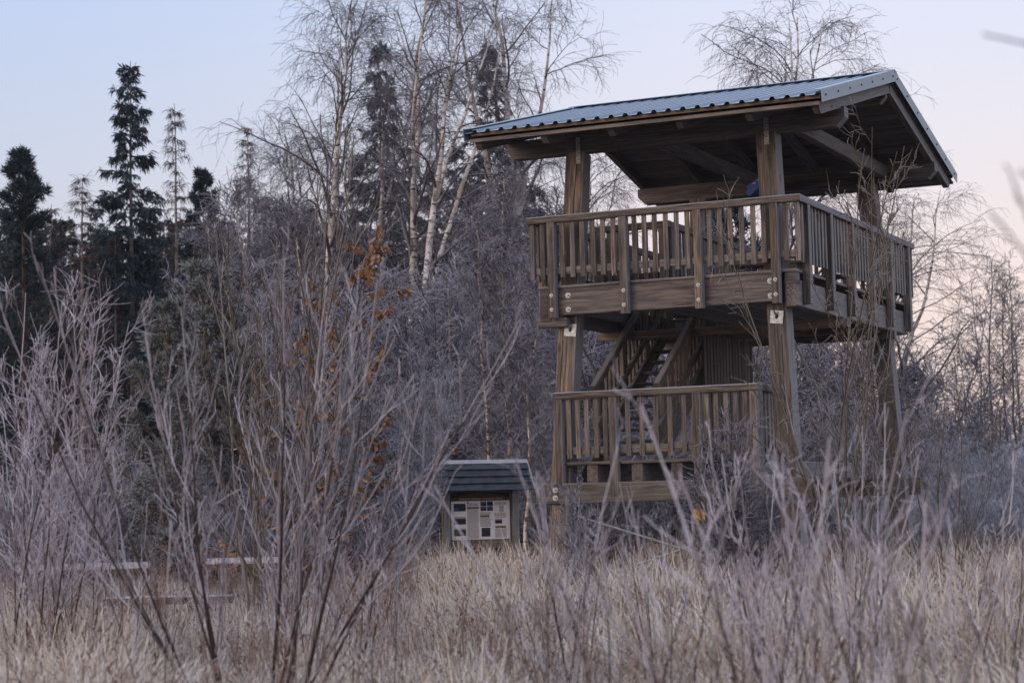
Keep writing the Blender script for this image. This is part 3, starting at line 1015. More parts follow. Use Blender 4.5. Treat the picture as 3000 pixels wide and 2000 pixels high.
# ------------------------------------------------------------------ gabled shelter left of the board
sp_ = unp(930, 1120, 34.0)
shel = empty('gabled_shelter', (float(sp_[0]), float(sp_[1]), 0.0), None, _bdir - math.radians(6))
tag(shel, 'small dark open shelter with a steep gable on timber posts, left of the information board', 'shelter')
for y in (0.0, 1.6):
    LT('post', (0, y, -0.1), (0, y, 2.28), 0.13, 0.13, W_POST, shel, up=(0, 1, 0))
    LT('crossbar', (-0.46, y - 0.08, 1.95), (0.46, y - 0.08, 1.95), 0.05, 0.10, W_MOSS, shel)
    for s in (-1, 1):
        LT('rafter', (0.03 * s, y, 2.27), (s * 0.52, y, 1.72), 0.08, 0.10, W_BEAM, shel)
        bolt((s * 0.42, y - 0.106, 1.95), (0, -1, 0), 0.016, shel, (0, 0, 0))
for s in (-1, 1):
    for k in range(5):
        f0, f1 = k / 5, (k + 1.12) / 5
        xa, xb = s * 0.60 * f0, s * 0.60 * f1
        za, zb = 2.40 - 0.66 * f0 + 0.008, 2.40 - 0.66 * f1 - 0.004
        ln = math.hypot(xb - xa, zb - za)
        LT('roof_board', ((xa + xb) / 2, -0.15, (za + zb) / 2), ((xa + xb) / 2, 1.75, (za + zb) / 2), ln, 0.02, M_SLATE, shel, up=(s * (za - zb), 0, abs(xb - xa)))

# ------------------------------------------------------------------ rustic tables and benches in the clearing
def table(xd, yd, d, length, top_z, label, cat, name, dep=0.7, rot=0.0):
    p = unp(xd, yd, d)
    t = empty(name, (float(p[0]), float(p[1]), 0.0), None, _bdir + rot)
    tag(t, label, cat, 'rough timber rails and benches in the clearing')
    if dep < 0.2:                      # a squared timber set on edge on two posts
        LT('rail', (-length / 2, 0, top_z - 0.105), (length / 2, 0, top_z - 0.105), 0.15, 0.15, W_ORNG, t, up=(0, -1, 1))
        for x in (-length / 2 + 0.35, length / 2 - 0.35):
            LT('post', (x, 0.02, -0.05), (x, 0.02, top_z - 0.19), 0.17, 0.17, W_ORNG, t, up=(0, 1, 0))
        return t
    n = max(2, int(round(dep / 0.18)))
    for k in range(n):
        y = (k - (n - 1) / 2) * dep / n
        LT('plank', (-length / 2 + random.uniform(-0.02, 0.02), y, top_z - 0.05), (length / 2 + random.uniform(-0.02, 0.02), y, top_z - 0.05), dep / n - 0.012, 0.10, W_ORNG, t)
    for x in (-length / 2 + 0.3, length / 2 - 0.3):
        LT('leg', (x, 0, -0.05), (x, 0, top_z - 0.15), 0.16, 0.16, W_ORNG, t, up=(0, 1, 0))
        LT('cleat', (x, -dep * 0.45, top_z - 0.11), (x, dep * 0.45, top_z - 0.11), 0.12, 0.10, W_ORNG, t)
    return t


table(190, 1272, 31.0, 2.1, 0.80, 'long frosted timber rail on orange brown posts at the left edge', 'rail', 'timber_rail', 0.15, 0.05)
table(560, 1284, 33.0, 1.25, 0.78, 'short frosted timber rail behind the fan of lilac stems', 'rail', 'timber_rail', 0.15, -0.1)
table(385, 1375, 26.2, 1.72, 0.46, 'low rough plank bench with a frosted seat in front of the long left rail', 'bench', 'plank_bench', 0.36, 0.0)
table(430, 1425, 25.4, 2.3, 0.24, 'lowest frosted timber beam lying near the ground in front of the bench', 'beam', 'ground_beam', 0.15, 0.03)
table(1205, 1364, 25.0, 0.7, 0.50, 'short frosted plank bench in the grass below the information board', 'bench', 'plank_bench', 0.34, 0.05)

# ------------------------------------------------------------------ plant builders (arrays of branches, level by level)
def norm(v): return v / np.maximum(np.linalg.norm(v, axis=-1, keepdims=True), 1e-9)


def grow(B, D, L, K, wig=0.1, trop=0.0, curl=None):
    n = len(B)
    P = np.empty((n, K, 3)); P[:, 0] = B
    d = norm(D.copy())
    L = np.broadcast_to(L, (n,))
    trop = np.broadcast_to(trop, (n,))
    for k in range(1, K):
        d = d + wig * rng.normal(size=(n, 3))
        d[:, 2] += trop
        d = norm(d)
        P[:, k] = P[:, k - 1] + d * (L / (K - 1))[:, None]
    return P


def taper(r0, r1, K, pw=1.0):
    r0 = np.asarray(r0, float); r1 = np.broadcast_to(r1, r0.shape)
    t = np.linspace(0, 1, K)[None] ** pw
    return r0[:, None] * (1 - t) + r1[:, None] * t


def side(P, R, n, t0=0.15, t1=0.98, ang=0.8, sd=0.15, flat=0.0, az_alt=False):
    """n shoots on every parent branch: start points, directions, radii there, place along the parent and its index."""
    m, K = P.shape[:2]
    n = np.broadcast_to(n, (m,)).astype(int)
    idx = np.repeat(np.arange(m), n)
    tot = len(idx)
    st = np.concatenate([[0], np.cumsum(n)[:-1]])
    loc = np.arange(tot) - st[idx]
    t = t0 + (t1 - t0) * (loc + rng.random(tot)) / np.maximum(n[idx], 1)
    f = np.clip(t * (K - 1), 0, K - 1.0001)
    i = f.astype(int); w = (f - i)[:, None]
    a, b = P[idx, i], P[idx, i + 1]
    base = a * (1 - w) + b * w
    tan = norm(b - a)
    ref = np.where(np.abs(tan[:, 2:3]) < 0.92, np.array([[0, 0, 1.0]]), np.array([[1.0, 0, 0]]))
    u = norm(np.cross(ref, tan)); v = np.cross(tan, u)
    az = rng.random(tot) * 2 * math.pi if not az_alt else loc * math.pi + rng.normal(size=tot) * 0.45 + rng.random(m)[idx] * 6.28
    per = u * np.cos(az)[:, None] + v * (np.sin(az) * (1 - flat))[:, None]
    per = norm(per)
    al = ang + sd * rng.normal(size=tot)
    D = tan * np.cos(al)[:, None] + per * np.sin(al)[:, None]
    rad = R[idx, i] * (1 - w[:, 0]) + R[idx, i + 1] * w[:, 0]
    return base, D, rad, t, idx


class Plant:
    def __init__(self): self.V, self.F, self.n = [], [], 0

    def tubes(self, P, R, S=3, m=0):
        n, K = P.shape[:2]
        if n == 0: return
        T_ = norm(np.gradient(P, axis=1))
        ref = np.where(np.abs(T_[:, :1, 2:3]) < 0.9, np.array([[[0, 0, 1.0]]]), np.array([[[1.0, 0, 0]]]))
        u = norm(np.cross(np.broadcast_to(ref, T_.shape), T_)); v = np.cross(T_, u)
        a = np.arange(S) / S * 2 * math.pi
        ring = P[:, :, None] + R[:, :, None, None] * (u[:, :, None] * np.cos(a)[None, None, :, None] + v[:, :, None] * np.sin(a)[None, None, :, None])
        base = self.n + (np.arange(n)[:, None, None] * K + np.arange(K - 1)[None, :, None]) * S
        s = np.arange(S)[None, None]
        s2 = (np.arange(S) + 1) % S
        q = np.stack([base + s, base + s2, base + S + s2, base + S + s], -1).reshape(-1, 4)
        self.V.append(ring.reshape(-1, 3)); self.F.append((q, m)); self.n += n * K * S

    def blades(self, B, D, L, W, m=0, droop=0.0):
        """Flat pointed leaves or needle sprays: a four-cornered blade on each start point."""
        n = len(B)
        if n == 0: return
        D = norm(D)
        x = norm(rng.normal(size=(n, 3)))
        s = norm(np.cross(D, x))
        L = np.broadcast_to(L, (n,))[:, None]; W = np.broadcast_to(W, (n,))[:, None]
        mid = B + D * L * 0.45
        tip = B + D * L; tip[:, 2] -= droop * L[:, 0]
        V = np.stack([B, mid + s * W * 0.5, tip, mid - s * W * 0.5], 1)
        q = self.n + np.arange(n)[:, None] * 4 + np.arange(4)[None]
        self.V.append(V.reshape(-1, 3)); self.F.append((q, m)); self.n += n * 4

    def mesh(self, name, mats, smooth=True):
        return np_mesh(name, np.concatenate(self.V), self.F, smooth, mats)


def place(name, meshes, loc, rot, scale, label, cat, group=None):
    """meshes: {part: mesh}; one part makes a single object, more make an empty with the parts under it."""
    if len(meshes) == 1:
        o = bpy.data.objects.new(name, list(meshes.values())[0])
        COL.objects.link(o)
    else:
        o = empty(name)
        for k, me in meshes.items():
            c = bpy.data.objects.new(k, me)
            COL.objects.link(c)
            c.parent = o
    o.location = loc
    o.rotation_euler = (0, 0, rot)
    o.scale = scale if isinstance(scale, tuple) else (scale,) * 3
    return tag(o, label, cat, group)


def A(*a): return np.array(a, float)


# ---- weeping birch: nominal 17 m
def birch(lean=(0, 0), fork=0.62, h=17.0, seed=0, limbs=22, wide=1.0, low=0.34, r0=0.14):
    global rng
    keep = rng; rng = np.random.default_rng(100 + seed)
    tr, cr_ = Plant(), Plant()
    K = 14
    t = np.linspace(0, 1, K)
    wob = np.cumsum(rng.normal(size=(K, 2)) * 0.10, 0); wob -= wob[0]
    P = np.zeros((1, K, 3))
    P[0, :, 0] = lean[0] * t ** 1.4 + wob[:, 0]; P[0, :, 1] = lean[1] * t ** 1.4 + wob[:, 1]; P[0, :, 2] = h * t
    R = taper(A(r0), 0.018, K, 0.85)
    tr.tubes(P, R, 9, 0)
    # one or two fork leaders
    nf = 2
    B, D, rad, tt, _ = side(P, R, nf, fork - 0.15, fork + 0.1, 0.35, 0.08)
    D[:, 2] += 0.5
    Lf = h * (1 - tt) * 0.95
    Pf = grow(B, D, Lf, 10, 0.07, 0.06); Rf = taper(rad * 0.8, 0.014, 10)
    tr.tubes(Pf, Rf, 6, 0)
    B, D, rad, tt, _ = side(P, R, limbs, low, 0.97, 0.75, 0.2)
    D[:, 2] += 0.40
    Ll = (1.2 + 3.4 * (1 - tt) / (1 - low)) * wide * (0.75 + 0.5 * rng.random(len(tt)))
    Pl = grow(B, D, Ll, 9, 0.13, np.where(rng.random(len(tt)) < 0.6, -0.09, 0.02)); Rl = taper(np.minimum(rad * 0.6, 0.065), 0.010, 9)
    cr_.tubes(Pl, Rl, 5, 0)
    B, D, rad, tt, _ = side(Pf, Rf, 9, 0.15, 0.98, 0.8, 0.2)
    Lq = (0.8 + 2.4 * (1 - tt)) * wide
    Pq = grow(B, D, Lq, 9, 0.12, -0.05); Rq = taper(np.minimum(rad * 0.5, 0.03), 0.007, 9)
    cr_.tubes(Pq, Rq, 4, 0)
    Pl = np.concatenate([Pl, Pq]); Rl = np.concatenate([Rl, Rq]); Ll = np.concatenate([Ll, Lq])
    B, D, rad, tt, ix = side(Pl, Rl, 8, 0.12, 0.98, 0.75, 0.22)
    L2 = (0.35 + 0.32 * Ll[ix] * (1.15 - tt)) * (0.6 + 0.7 * rng.random(len(tt)))
    P2 = grow(B, D, L2, 6, 0.16, -0.05); R2 = taper(np.minimum(rad * 0.6, 0.018), 0.006, 6)
    cr_.tubes(P2, R2, 3, 0)
    B, D, rad, tt, ix = side(P2, R2, 4, 0.15, 1.0, 0.7, 0.25)
    L3 = 0.35 + 0.75 * rng.random(len(tt))
    P3 = grow(B, D, L3, 5, 0.14, -0.22); R3 = taper(np.full(len(tt), 0.0048), 0.0034, 5)
    cr_.tubes(P3, R3, 3, 0)
    B, D, rad, tt, ix = side(P3, R3, 2, 0.2, 0.95, 0.55, 0.2)
    P4 = grow(B, D, 0.2 + 0.35 * rng.random(len(tt)), 3, 0.14, -0.30); R4 = taper(np.full(len(tt), 0.0038), 0.003, 3)
    cr_.tubes(P4, R4, 3, 0)
    rng = keep
    return {'trunk': tr.mesh('birch_trunk', [B_WHITE]), 'crown': cr_.mesh('birch_crown', [T_BIRCH])}


# ---- young frosted birch: nominal 9 m, pale slim stem, upswept frosted twigs
def young_birch(seed=0, h=9.0, lean=(0.4, 0), bare=False):
    global rng
    keep = rng; rng = np.random.default_rng(200 + seed)
    tr, cr_ = Plant(), Plant()
    K = 12
    t = np.linspace(0, 1, K)
    wob = np.cumsum(rng.normal(size=(K, 2)) * 0.055, 0); wob -= wob[0]
    P = np.zeros((1, K, 3))
    P[0, :, 0] = lean[0] * t + wob[:, 0]; P[0, :, 1] = lean[1] * t + wob[:, 1]; P[0, :, 2] = h * t
    R = taper(A(0.062), 0.010, K)
    tr.tubes(P, R, 7, 0)
    B, D, rad, tt, _ = side(P, R, 56, 0.26, 0.98, 0.95, 0.2)
    D[:, 2] += 0.15
    L = (0.5 + 1.5 * (1 - tt) ** 0.7) * (0.7 + 0.5 * rng.random(len(tt)))
    P1 = grow(B, D, L, 7, 0.11, 0.02); R1 = taper(np.minimum(rad * 0.35, 0.014), 0.006, 7)
    cr_.tubes(P1, R1, 3, 0)
    B, D, rad, tt, ix = side(P1, R1, 5 if bare else 10, 0.1, 1.0, 0.7, 0.25)
    P2 = grow(B, D, (0.25 + 0.3 * L[ix] * (1.1 - tt)), 5, 0.16, -0.02); R2 = taper(np.full(len(tt), 0.0075), 0.0055, 5)
    cr_.tubes(P2, R2, 3, 0)
    B, D, rad, tt, ix = side(P2, R2, 2 if bare else 5, 0.15, 1.0, 0.7, 0.25)
    P3 = grow(B, D, 0.12 + 0.25 * rng.random(len(tt)), 3, 0.2, -0.05); R3 = taper(np.full(len(tt), 0.0062), 0.005, 3)
    cr_.tubes(P3, R3, 3, 0)
    rng = keep
    return {'trunk': tr.mesh('young_birch_trunk', [T_BARE if bare else B_YOUNG]), 'crown': cr_.mesh('young_birch_crown', [T_BARE if bare else T_THICK])}


# ---- spruce: nominal 19 m
def spruce(seed=0, h=19.0, w=1.9, bare=0.33, live=0.42, twig_only=False, dens=1.0, drop=0.25, cone=True, nm=None, step=0.42):
    global rng
    keep = rng; rng = np.random.default_rng(300 + seed)
    tr, fo_ = Plant(), Plant()
    K = 10
    P = np.zeros((1, K, 3)); P[0, :, 2] = np.linspace(0, h, K)
    P[0, :, :2] += np.cumsum(rng.normal(size=(K, 2)) * 0.02, 0)
    R = taper(A(0.0088 * h), 0.012, K)
    tr.tubes(P, R, 8, 0)
    B, D, L, liv = [], [], [], []
    z = bare * h
    while z < h - 0.1:
        f = (z / h - bare) / (1 - bare)
        prof = (1 - f) ** 0.75 * (0.35 + 0.65 * min(1, f / 0.12 + 0.3)) * w + 0.12
        nb = rng.integers(4, 7)
        a0 = rng.random() * 6.28
        for j in range(nb):
            if rng.random() < drop * (0.6 if f > 0.8 else 1): continue
            a = a0 + j * 6.28 / nb + rng.normal() * 0.25
            el = 0.05 + 0.55 * f ** 2 + rng.normal() * 0.12
            B.append((0, 0, z + rng.normal() * 0.08)); D.append((math.cos(a) * math.cos(el), math.sin(a) * math.cos(el), math.sin(el)))
            L.append(prof * (0.65 + 0.55 * rng.random())); liv.append(z / h > live or rng.random() < 0.35)
        z += step * (0.75 + 0.5 * rng.random())
    B, D, L, liv = np.array(B), np.array(D), np.array(L), np.array(liv)
    P1 = grow(B, D, L, 7, 0.05, -0.10); R1 = taper(0.012 + 0.006 * L, 0.006, 7)
    P1[:, -1, 2] += 0.08 * L; P1[:, -2, 2] += 0.03 * L
    tr.tubes(P1, R1, 4, 1)
    PL, RL, LL = (P1, R1, L) if twig_only else (P1[liv], R1[liv], L[liv])
    n2 = np.maximum(5, (LL * 11 * dens)).astype(int)
    B, D, rad, tt, ix = side(PL, RL, n2, 0.12, 1.0, 0.95, 0.25, 0.75)
    L2 = (0.18 + 0.30 * LL[ix] * (1.1 - tt)) * (0.7 + 0.5 * rng.random(len(tt)))
    P2 = grow(B, D, L2, 5, 0.10, -0.16)
    if twig_only:
        fo_.tubes(P2, taper(np.full(len(tt), 0.012), 0.006, 5), 3, 0)
        B, D, rad, tt, ix = side(P2, np.full(P2.shape[:2], 0.01), 3, 0.1, 1, 0.7, 0.3)
        P3 = grow(B, D, 0.18 + 0.25 * rng.random(len(tt)), 3, 0.1, -0.5)
        fo_.tubes(P3, taper(np.full(len(tt), 0.009), 0.006, 3), 3, 0)
    else:
        R2 = np.full(P2.shape[:2], 0.01)
        for (nb, la, wa, dr) in ((7, 0.18, 0.040, 0.25), (7, 0.28, 0.045, 0.75)):
            B, D, rad, tt, ix = side(P2, R2, nb, 0.0, 1.0, 0.55, 0.3, 0.4)
            D[:, 2] -= dr
            fo_.blades(B, D, la * (0.7 + 0.6 * rng.random(len(tt))), wa, 0, 0.12)
        B, D, rad, tt, ix = side(PL, RL, np.maximum(4, LL * 10).astype(int), 0.05, 1.0, 0.4, 0.3)
        fo_.blades(B, D, 0.30, 0.08, 0)
    if cone:
        top = P1[P1[:, 0, 2] > 0.62 * h]
        B, D, rad, tt, ix = side(top, np.full(top.shape[:2], 0.01), 3, 0.5, 1.0, 0.6, 0.3)
        sel = rng.random(len(tt)) < 0.5
        D[:, 2] -= 3
        fo_.blades(B[sel], D[sel], 0.17, 0.06, 1)
        fo_.blades(B[sel], D[sel], 0.17, 0.06, 1)
    rng = keep
    mats = [T_RUST if twig_only else (nm or N_SPRUCE), simple('cone_brown', (0.085, 0.045, 0.035)) if 'cone_brown' not in bpy.data.materials else bpy.data.materials['cone_brown']]
    return {'trunk': tr.mesh('spruce_trunk', [B_SPRUCE, T_RUST]), 'crown': fo_.mesh('spruce_crown', mats, False)}


# ---- pine: nominal 14 m, needle clumps at the twig ends
def pine(seed=0, h=14.0, w=2.4, bare=0.35, nm=None, blade=(0.30, 0.045), nbl=22, clump=10, step=0.5, bush=False):
    global rng
    keep = rng; rng = np.random.default_rng(400 + seed)
    tr, fo_ = Plant(), Plant()
    K = 9
    P = np.zeros((1, K, 3)); P[0, :, 2] = np.linspace(0, h, K)
    P[0, :, :2] += np.cumsum(rng.normal(size=(K, 2)) * 0.06, 0)
    R = taper(A(0.010 * h), 0.02, K)
    tr.tubes(P, R, 7, 0)
    B, D, L = [], [], []
    z = bare * h
    while z < h * 0.985:
        f = (z / h - bare) / (1 - bare)
        prof = w * ((1 - f) ** (0.6 if bush else 0.85)) * min(1, 0.55 + f * 1.5) + (0.25 if bush else 0.10)
        nb = rng.integers(4, 7)
        a0 = rng.random() * 6.28
        for j in range(nb):
            if rng.random() < 0.15: continue
            a = a0 + j * 6.28 / nb + rng.normal() * 0.3
            el = 0.05 + 0.5 * f + rng.normal() * 0.22
            i = min(K - 2, int(z / h * (K - 1)))
            B.append((P[0, i, 0], P[0, i, 1], z)); D.append((math.cos(a) * math.cos(el), math.sin(a) * math.cos(el), math.sin(el)))
            L.append(prof * (0.35 + 1.0 * rng.random()))
        z += step * (0.7 + 0.6 * rng.random())
    B, D, L = np.array(B), np.array(D), np.array(L)
    P1 = grow(B, D, L, 6, 0.12, 0.07); R1 = taper(0.012 + 0.009 * L, 0.008, 6)
    tr.tubes(P1, R1, 4, 0)
    B, D, rad, tt, ix = side(P1, R1, clump, 0.3, 1.0, 0.65, 0.25, 0.3)
    D[:, 2] += 0.35
    P2 = grow(B, D, 0.22 + 0.22 * L[ix] * (1.1 - tt), 4, 0.12, 0.12); R2 = taper(np.full(len(tt), 0.012), 0.008, 4)
    tr.tubes(P2, R2, 3, 0)
    B, D, rad, tt, ix = side(P2, R2, nbl, 0.25, 1.0, 0.85, 0.35)
    fo_.blades(B, D, blade[0] * (0.7 + 0.6 * rng.random(len(tt))), blade[1], 0)
    B, D, rad, tt, ix = side(P1, R1, nbl, 0.35, 1.0, 0.85, 0.35)
    fo_.blades(B, D, blade[0] * (0.7 + 0.6 * rng.random(len(tt))), blade[1], 0)
    rng = keep
    return {'trunk': tr.mesh('pine_trunk', [B_PINE]), 'crown': fo_.mesh('pine_crown', [nm or N_PINE], False)}


# ---- shrubs: several stems from the ground
def shrub(seed=0, h=5.0, stems=7, spread=0.35, mats=None, n1=12, n2=9, n3=5, r0=0.028, r3=0.0062, ang=0.6, wig=0.07, up1=0.08, up2=0.03, l1=0.42, l2=0.26, l3=0.22, base=0.25, low=0.12, K0=10, min_r=None, S=3, one_az=None, stem_r=1.0):
    global rng
    keep = rng; rng = np.random.default_rng(500 + seed)
    p = Plant()
    a = rng.random(stems) * 6.28
    rr = base * np.sqrt(rng.random(stems))
    B = np.stack([rr * np.cos(a), rr * np.sin(a), np.full(stems, -0.05)], -1)
    a2 = a + rng.normal(size=stems) * 0.6
    tl = spread * (0.25 + 0.9 * rng.random(stems))
    D = np.stack([np.cos(a2) * np.sin(tl), np.sin(a2) * np.sin(tl), np.cos(tl)], -1)
    L = h * (0.65 + 0.4 * rng.random(stems))
    P0 = grow(B, D, L, K0, wig * 0.6, 0.03); R0 = taper(np.full(stems, r0) * (0.6 + 0.5 * rng.random(stems)) * stem_r, max(r3, 0.003), K0, 0.55)
    R0 = R0 * (0.86 + 0.3 * rng.random(R0.shape))
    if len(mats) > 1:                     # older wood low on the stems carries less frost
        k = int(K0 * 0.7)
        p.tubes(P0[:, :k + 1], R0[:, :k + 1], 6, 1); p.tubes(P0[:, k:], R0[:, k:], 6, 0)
    else:
        p.tubes(P0, R0, 6, 0)
    B, D, rad, tt, ix = side(P0, R0, n1, low, 0.97, ang, 0.15)
    L1 = (0.12 + l1 * (1.08 - tt)) * h * 0.55 * (0.55 + 0.7 * rng.random(len(tt)))
    P1 = grow(B, D, L1, 7, wig, up1); R1 = taper(np.maximum(np.minimum(rad * 0.6, r0 * 0.5), r3 * 1.1), r3, 7)
    R1 = R1 * (0.82 + 0.4 * rng.random(R1.shape))
    p.tubes(P1, R1, 4 if S > 3 else 3, 0)
    if n2:
        B, D, rad, tt, ix = side(P1, R1, n2, 0.15, 1.0, ang, 0.2)
        L2 = (0.06 + l2 * L1[ix] * (1.1 - tt)) * (0.6 + 0.7 * rng.random(len(tt)))
        P2 = grow(B, D, L2, 5, wig * 1.4, up2); R2 = taper(np.maximum(np.minimum(rad * 0.7, r3 * 1.4), r3), r3 * 0.9, 5)
        p.tubes(P2, R2, 3, 0)
        if n3:
            B, D, rad, tt, ix = side(P2, R2, n3, 0.15, 1.0, ang * 1.1, 0.25)
            P3 = grow(B, D, l3 * (0.35 + 0.8 * rng.random(len(tt))), 3, wig * 2, up2); R3 = taper(np.full(len(tt), r3 * 0.95), r3 * 0.8, 3)
            p.tubes(P3, R3, 3, 0)
    rng = keep
    return {'shrub': p.mesh('shrub', mats)}


def top_scale(yd, d, xd, h):
    """Scale that brings a plant of height h, d metres ahead, up to row yd of the photo."""
    return float(unp(xd, yd, d)[2]) / h

# ------------------------------------------------------------------ trees of the wood behind
def U(a, b): return float(rng.uniform(a, b))


rng = np.random.default_rng(21)
SP_HERO = spruce(6, 19.0, 2.1, 0.34, 0.50, dens=1.35, drop=0.24, step=0.44)
SP_A = spruce(2, 19.0, 1.9, 0.20, 0.30, dens=0.85, drop=0.28)
SP_B = spruce(3, 19.0, 2.1, 0.10, 0.20, dens=0.8, drop=0.25)
SP_DEAD = spruce(4, 19.0, 1.3, 0.25, 0.25, twig_only=True, dens=0.9, drop=0.2, step=0.5)
SP_DEAD2 = spruce(5, 19.0, 1.4, 0.15, 0.25, twig_only=True, dens=0.8, drop=0.3, step=0.55)
PI_A = pine(1, 14.0, 2.5, 0.34, None, (0.27, 0.04), 20, 11, 0.42)
PI_B = pine(2, 14.0, 2.1, 0.30, None, (0.27, 0.04), 20, 10, 0.42)
PI_FR = pine(3, 7.0, 1.35, 0.05, N_FROSTP, (0.16, 0.022), 26, 8, 0.34, True)
PI_BL = pine(4, 7.0, 2.6, 0.12, N_BLUEP, (0.26, 0.04), 24, 8, 0.5, True)
BI = [birch((1.6, 0.2), 0.62, 17, 1, 17, 1.15, 0.40, 0.22), birch((0.9, 0), 0.5, 18.5, 2, 18, 1.0, 0.42, 0.24), birch((2.4, 0.3), 0.55, 18, 3, 18, 1.05, 0.40, 0.24)]
BI_W = birch((0.4, 0.2), 0.45, 16, 4, 26, 1.4, 0.28, 0.16)
YB = [young_birch(1, 9, (-0.3, 0)), young_birch(2, 10, (-0.15, 0)), young_birch(3, 8.5, (0.75, 0))]


YS = [young_birch(11, 9, (0.2, 0), True), young_birch(12, 10, (-0.3, 0), True)]


def tree(name, meshes, xd, ytop, d, h, rot, label, cat='tree', group=None, wide=1.0, sink=0.0):
    s = top_scale(ytop, d, xd, h)
    return place(name, meshes, foot(xd, 1140, d, -sink), rot, (s * wide, s * wide, s), label, cat, group)


tree('spruce_tree', SP_HERO, 306, 122, 75, 19.0, 0.6, 'tallest spruce on the left, with a long bare trunk and a gappy crown', wide=1.0)
tree('spruce_tree', SP_DEAD, 411, 224, 80, 19.0, 1.1, 'thin half dead brown spruce standing right of the tallest spruce', wide=1.05)
tree('pine_tree', PI_A, 50, 335, 72, 14.0, 2.0, 'dark bushy pine with a rounded top at the left edge of the wood')
tree('pine_tree', PI_B, 492, 372, 76, 14.0, 0.3, 'dark pine with a flat tufted top behind the tall leaning sapling', wide=0.75)
tree('spruce_tree', SP_DEAD2, 577, 283, 82, 19.0, 0.4, 'sparse bare larch like spruce above the tall sapling', wide=1.1)
tree('spruce_tree', SP_DEAD2, 190, 400, 70, 19.0, 2.4, 'dead brown tree with drooping bare branches left of the tallest spruce', wide=1.5)
tree('spruce_tree', SP_A, 893, 88, 70, 19.0, 1.7, 'dense dark spruce between the two left birches', wide=1.05)
tree('spruce_tree', SP_B, 1147, 88, 68, 19.0, 0.2, 'broad dark spruce just left of the tower roof', wide=1.0)
lab = 'dark spruce standing in the shaded wood behind the clearing'
for (xd, yt, d, v, w) in ((10, 470, 88, 1, 1.3), (95, 520, 92, 0, 1.3), (140, 500, 84, 1, 1.2), (225, 470, 95, 0, 1.2), (255, 560, 82, 1, 1.2), (345, 505, 92, 1, 1.3), (385, 500, 86, 0, 1.2),
                          (450, 480, 96, 1, 1.3), (530, 500, 90, 0, 1.2), (610, 520, 94, 1, 1.3), (660, 490, 98, 0, 1.2), (720, 470, 88, 1, 1.3), (780, 440, 82, 0, 1.2), (830, 360, 80, 1, 1.2),
                          (950, 330, 84, 0, 1.2), (1010, 380, 80, 1, 1.3), (1065, 330, 78, 0, 1.2), (1100, 420, 74, 1, 1.3), (1200, 300, 78, 1, 1.2), (1250, 430, 80, 0, 1.3), (1310, 520, 82, 1, 1.3),
                          (60, 640, 74, 1, 1.4), (170, 650, 78, 1, 1.4), (330, 660, 80, 1, 1.4), (430, 640, 78, 1, 1.4), (560, 640, 78, 1, 1.4), (690, 600, 76, 1, 1.4), (800, 560, 74, 1, 1.4), (920, 520, 70, 1, 1.4), (1030, 540, 68, 1, 1.4), (1160, 520, 66, 1, 1.3), (1280, 600, 70, 1, 1.3), (1390, 640, 78, 1, 1.3), (1470, 660, 84, 0, 1.3)):
    tree('spruce_tree', (SP_A, SP_B)[v], xd, yt, d, 19.0, U(0, 6.28), lab, group='spruces of the shaded wood', wide=w)
for xd in range(-20, 760, 48):
    tree('spruce_tree', (SP_A, SP_B)[(xd // 48) % 2], xd + U(-15, 15), U(515, 590), U(98, 112), 19.0, U(0, 6.28), lab, group='spruces of the shaded wood', wide=1.25)
for k in range(13):
    tree('spruce_tree', (SP_A, SP_B)[k % 2], 20 + 44 * k + U(-12, 12), U(500, 560), U(84, 94), 19.0, U(0, 6.28), lab, group='spruces of the shaded wood', wide=1.3)
for (xd, yt, d) in ((120, 460, 78), (265, 540, 74), (470, 560, 72), (620, 430, 84), (690, 540, 72), (760, 520, 78)):
    tree('spruce_tree', (SP_DEAD, SP_DEAD2)[int(xd) % 2], xd, yt, d, 19.0, U(0, 6.28), 'thin brown dead spruce among the dark trunks of the wood', group='dead spruces in the wood', wide=1.25)

tree('pine_tree', PI_FR, 452, 612, 44, 7.0, 0.4, 'grey green frosted young pine, the tallest bush behind the tall sapling', 'pine bush', wide=0.95)
tree('pine_tree', PI_FR, 385, 700, 42, 7.0, 2.1, 'lower frosted young pine at the left of the tallest pine bush', 'pine bush', wide=1.1)
tree('pine_tree', PI_FR, 540, 690, 45, 7.0, 4.0, 'frosted young pine at the right of the tallest pine bush', 'pine bush', wide=1.0)
tree('pine_tree', PI_BL, 1700, 470, 50, 7.0, 1.0, 'frosted pine seen through the upper railing of the tower', 'pine', wide=0.55)
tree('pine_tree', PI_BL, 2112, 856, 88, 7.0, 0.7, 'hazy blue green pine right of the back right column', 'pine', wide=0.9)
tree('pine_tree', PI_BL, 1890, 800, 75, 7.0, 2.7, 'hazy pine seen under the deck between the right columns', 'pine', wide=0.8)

for k, xd in enumerate((500, 590, 625, 660, 690, 745, 800, 850, 1005, 1060, 1105, 1215, 1290, 1360)):
    tree('young_birch', YB[k % 3], xd + U(-12, 12), U(410, 570), U(61, 66), (9, 10, 8.5)[k % 3], U(0, 6.28), 'slim frosted birch among the purple grey twigs before the dark spruces', 'young birch', 'slim frosted birches before the spruces', wide=1.15)

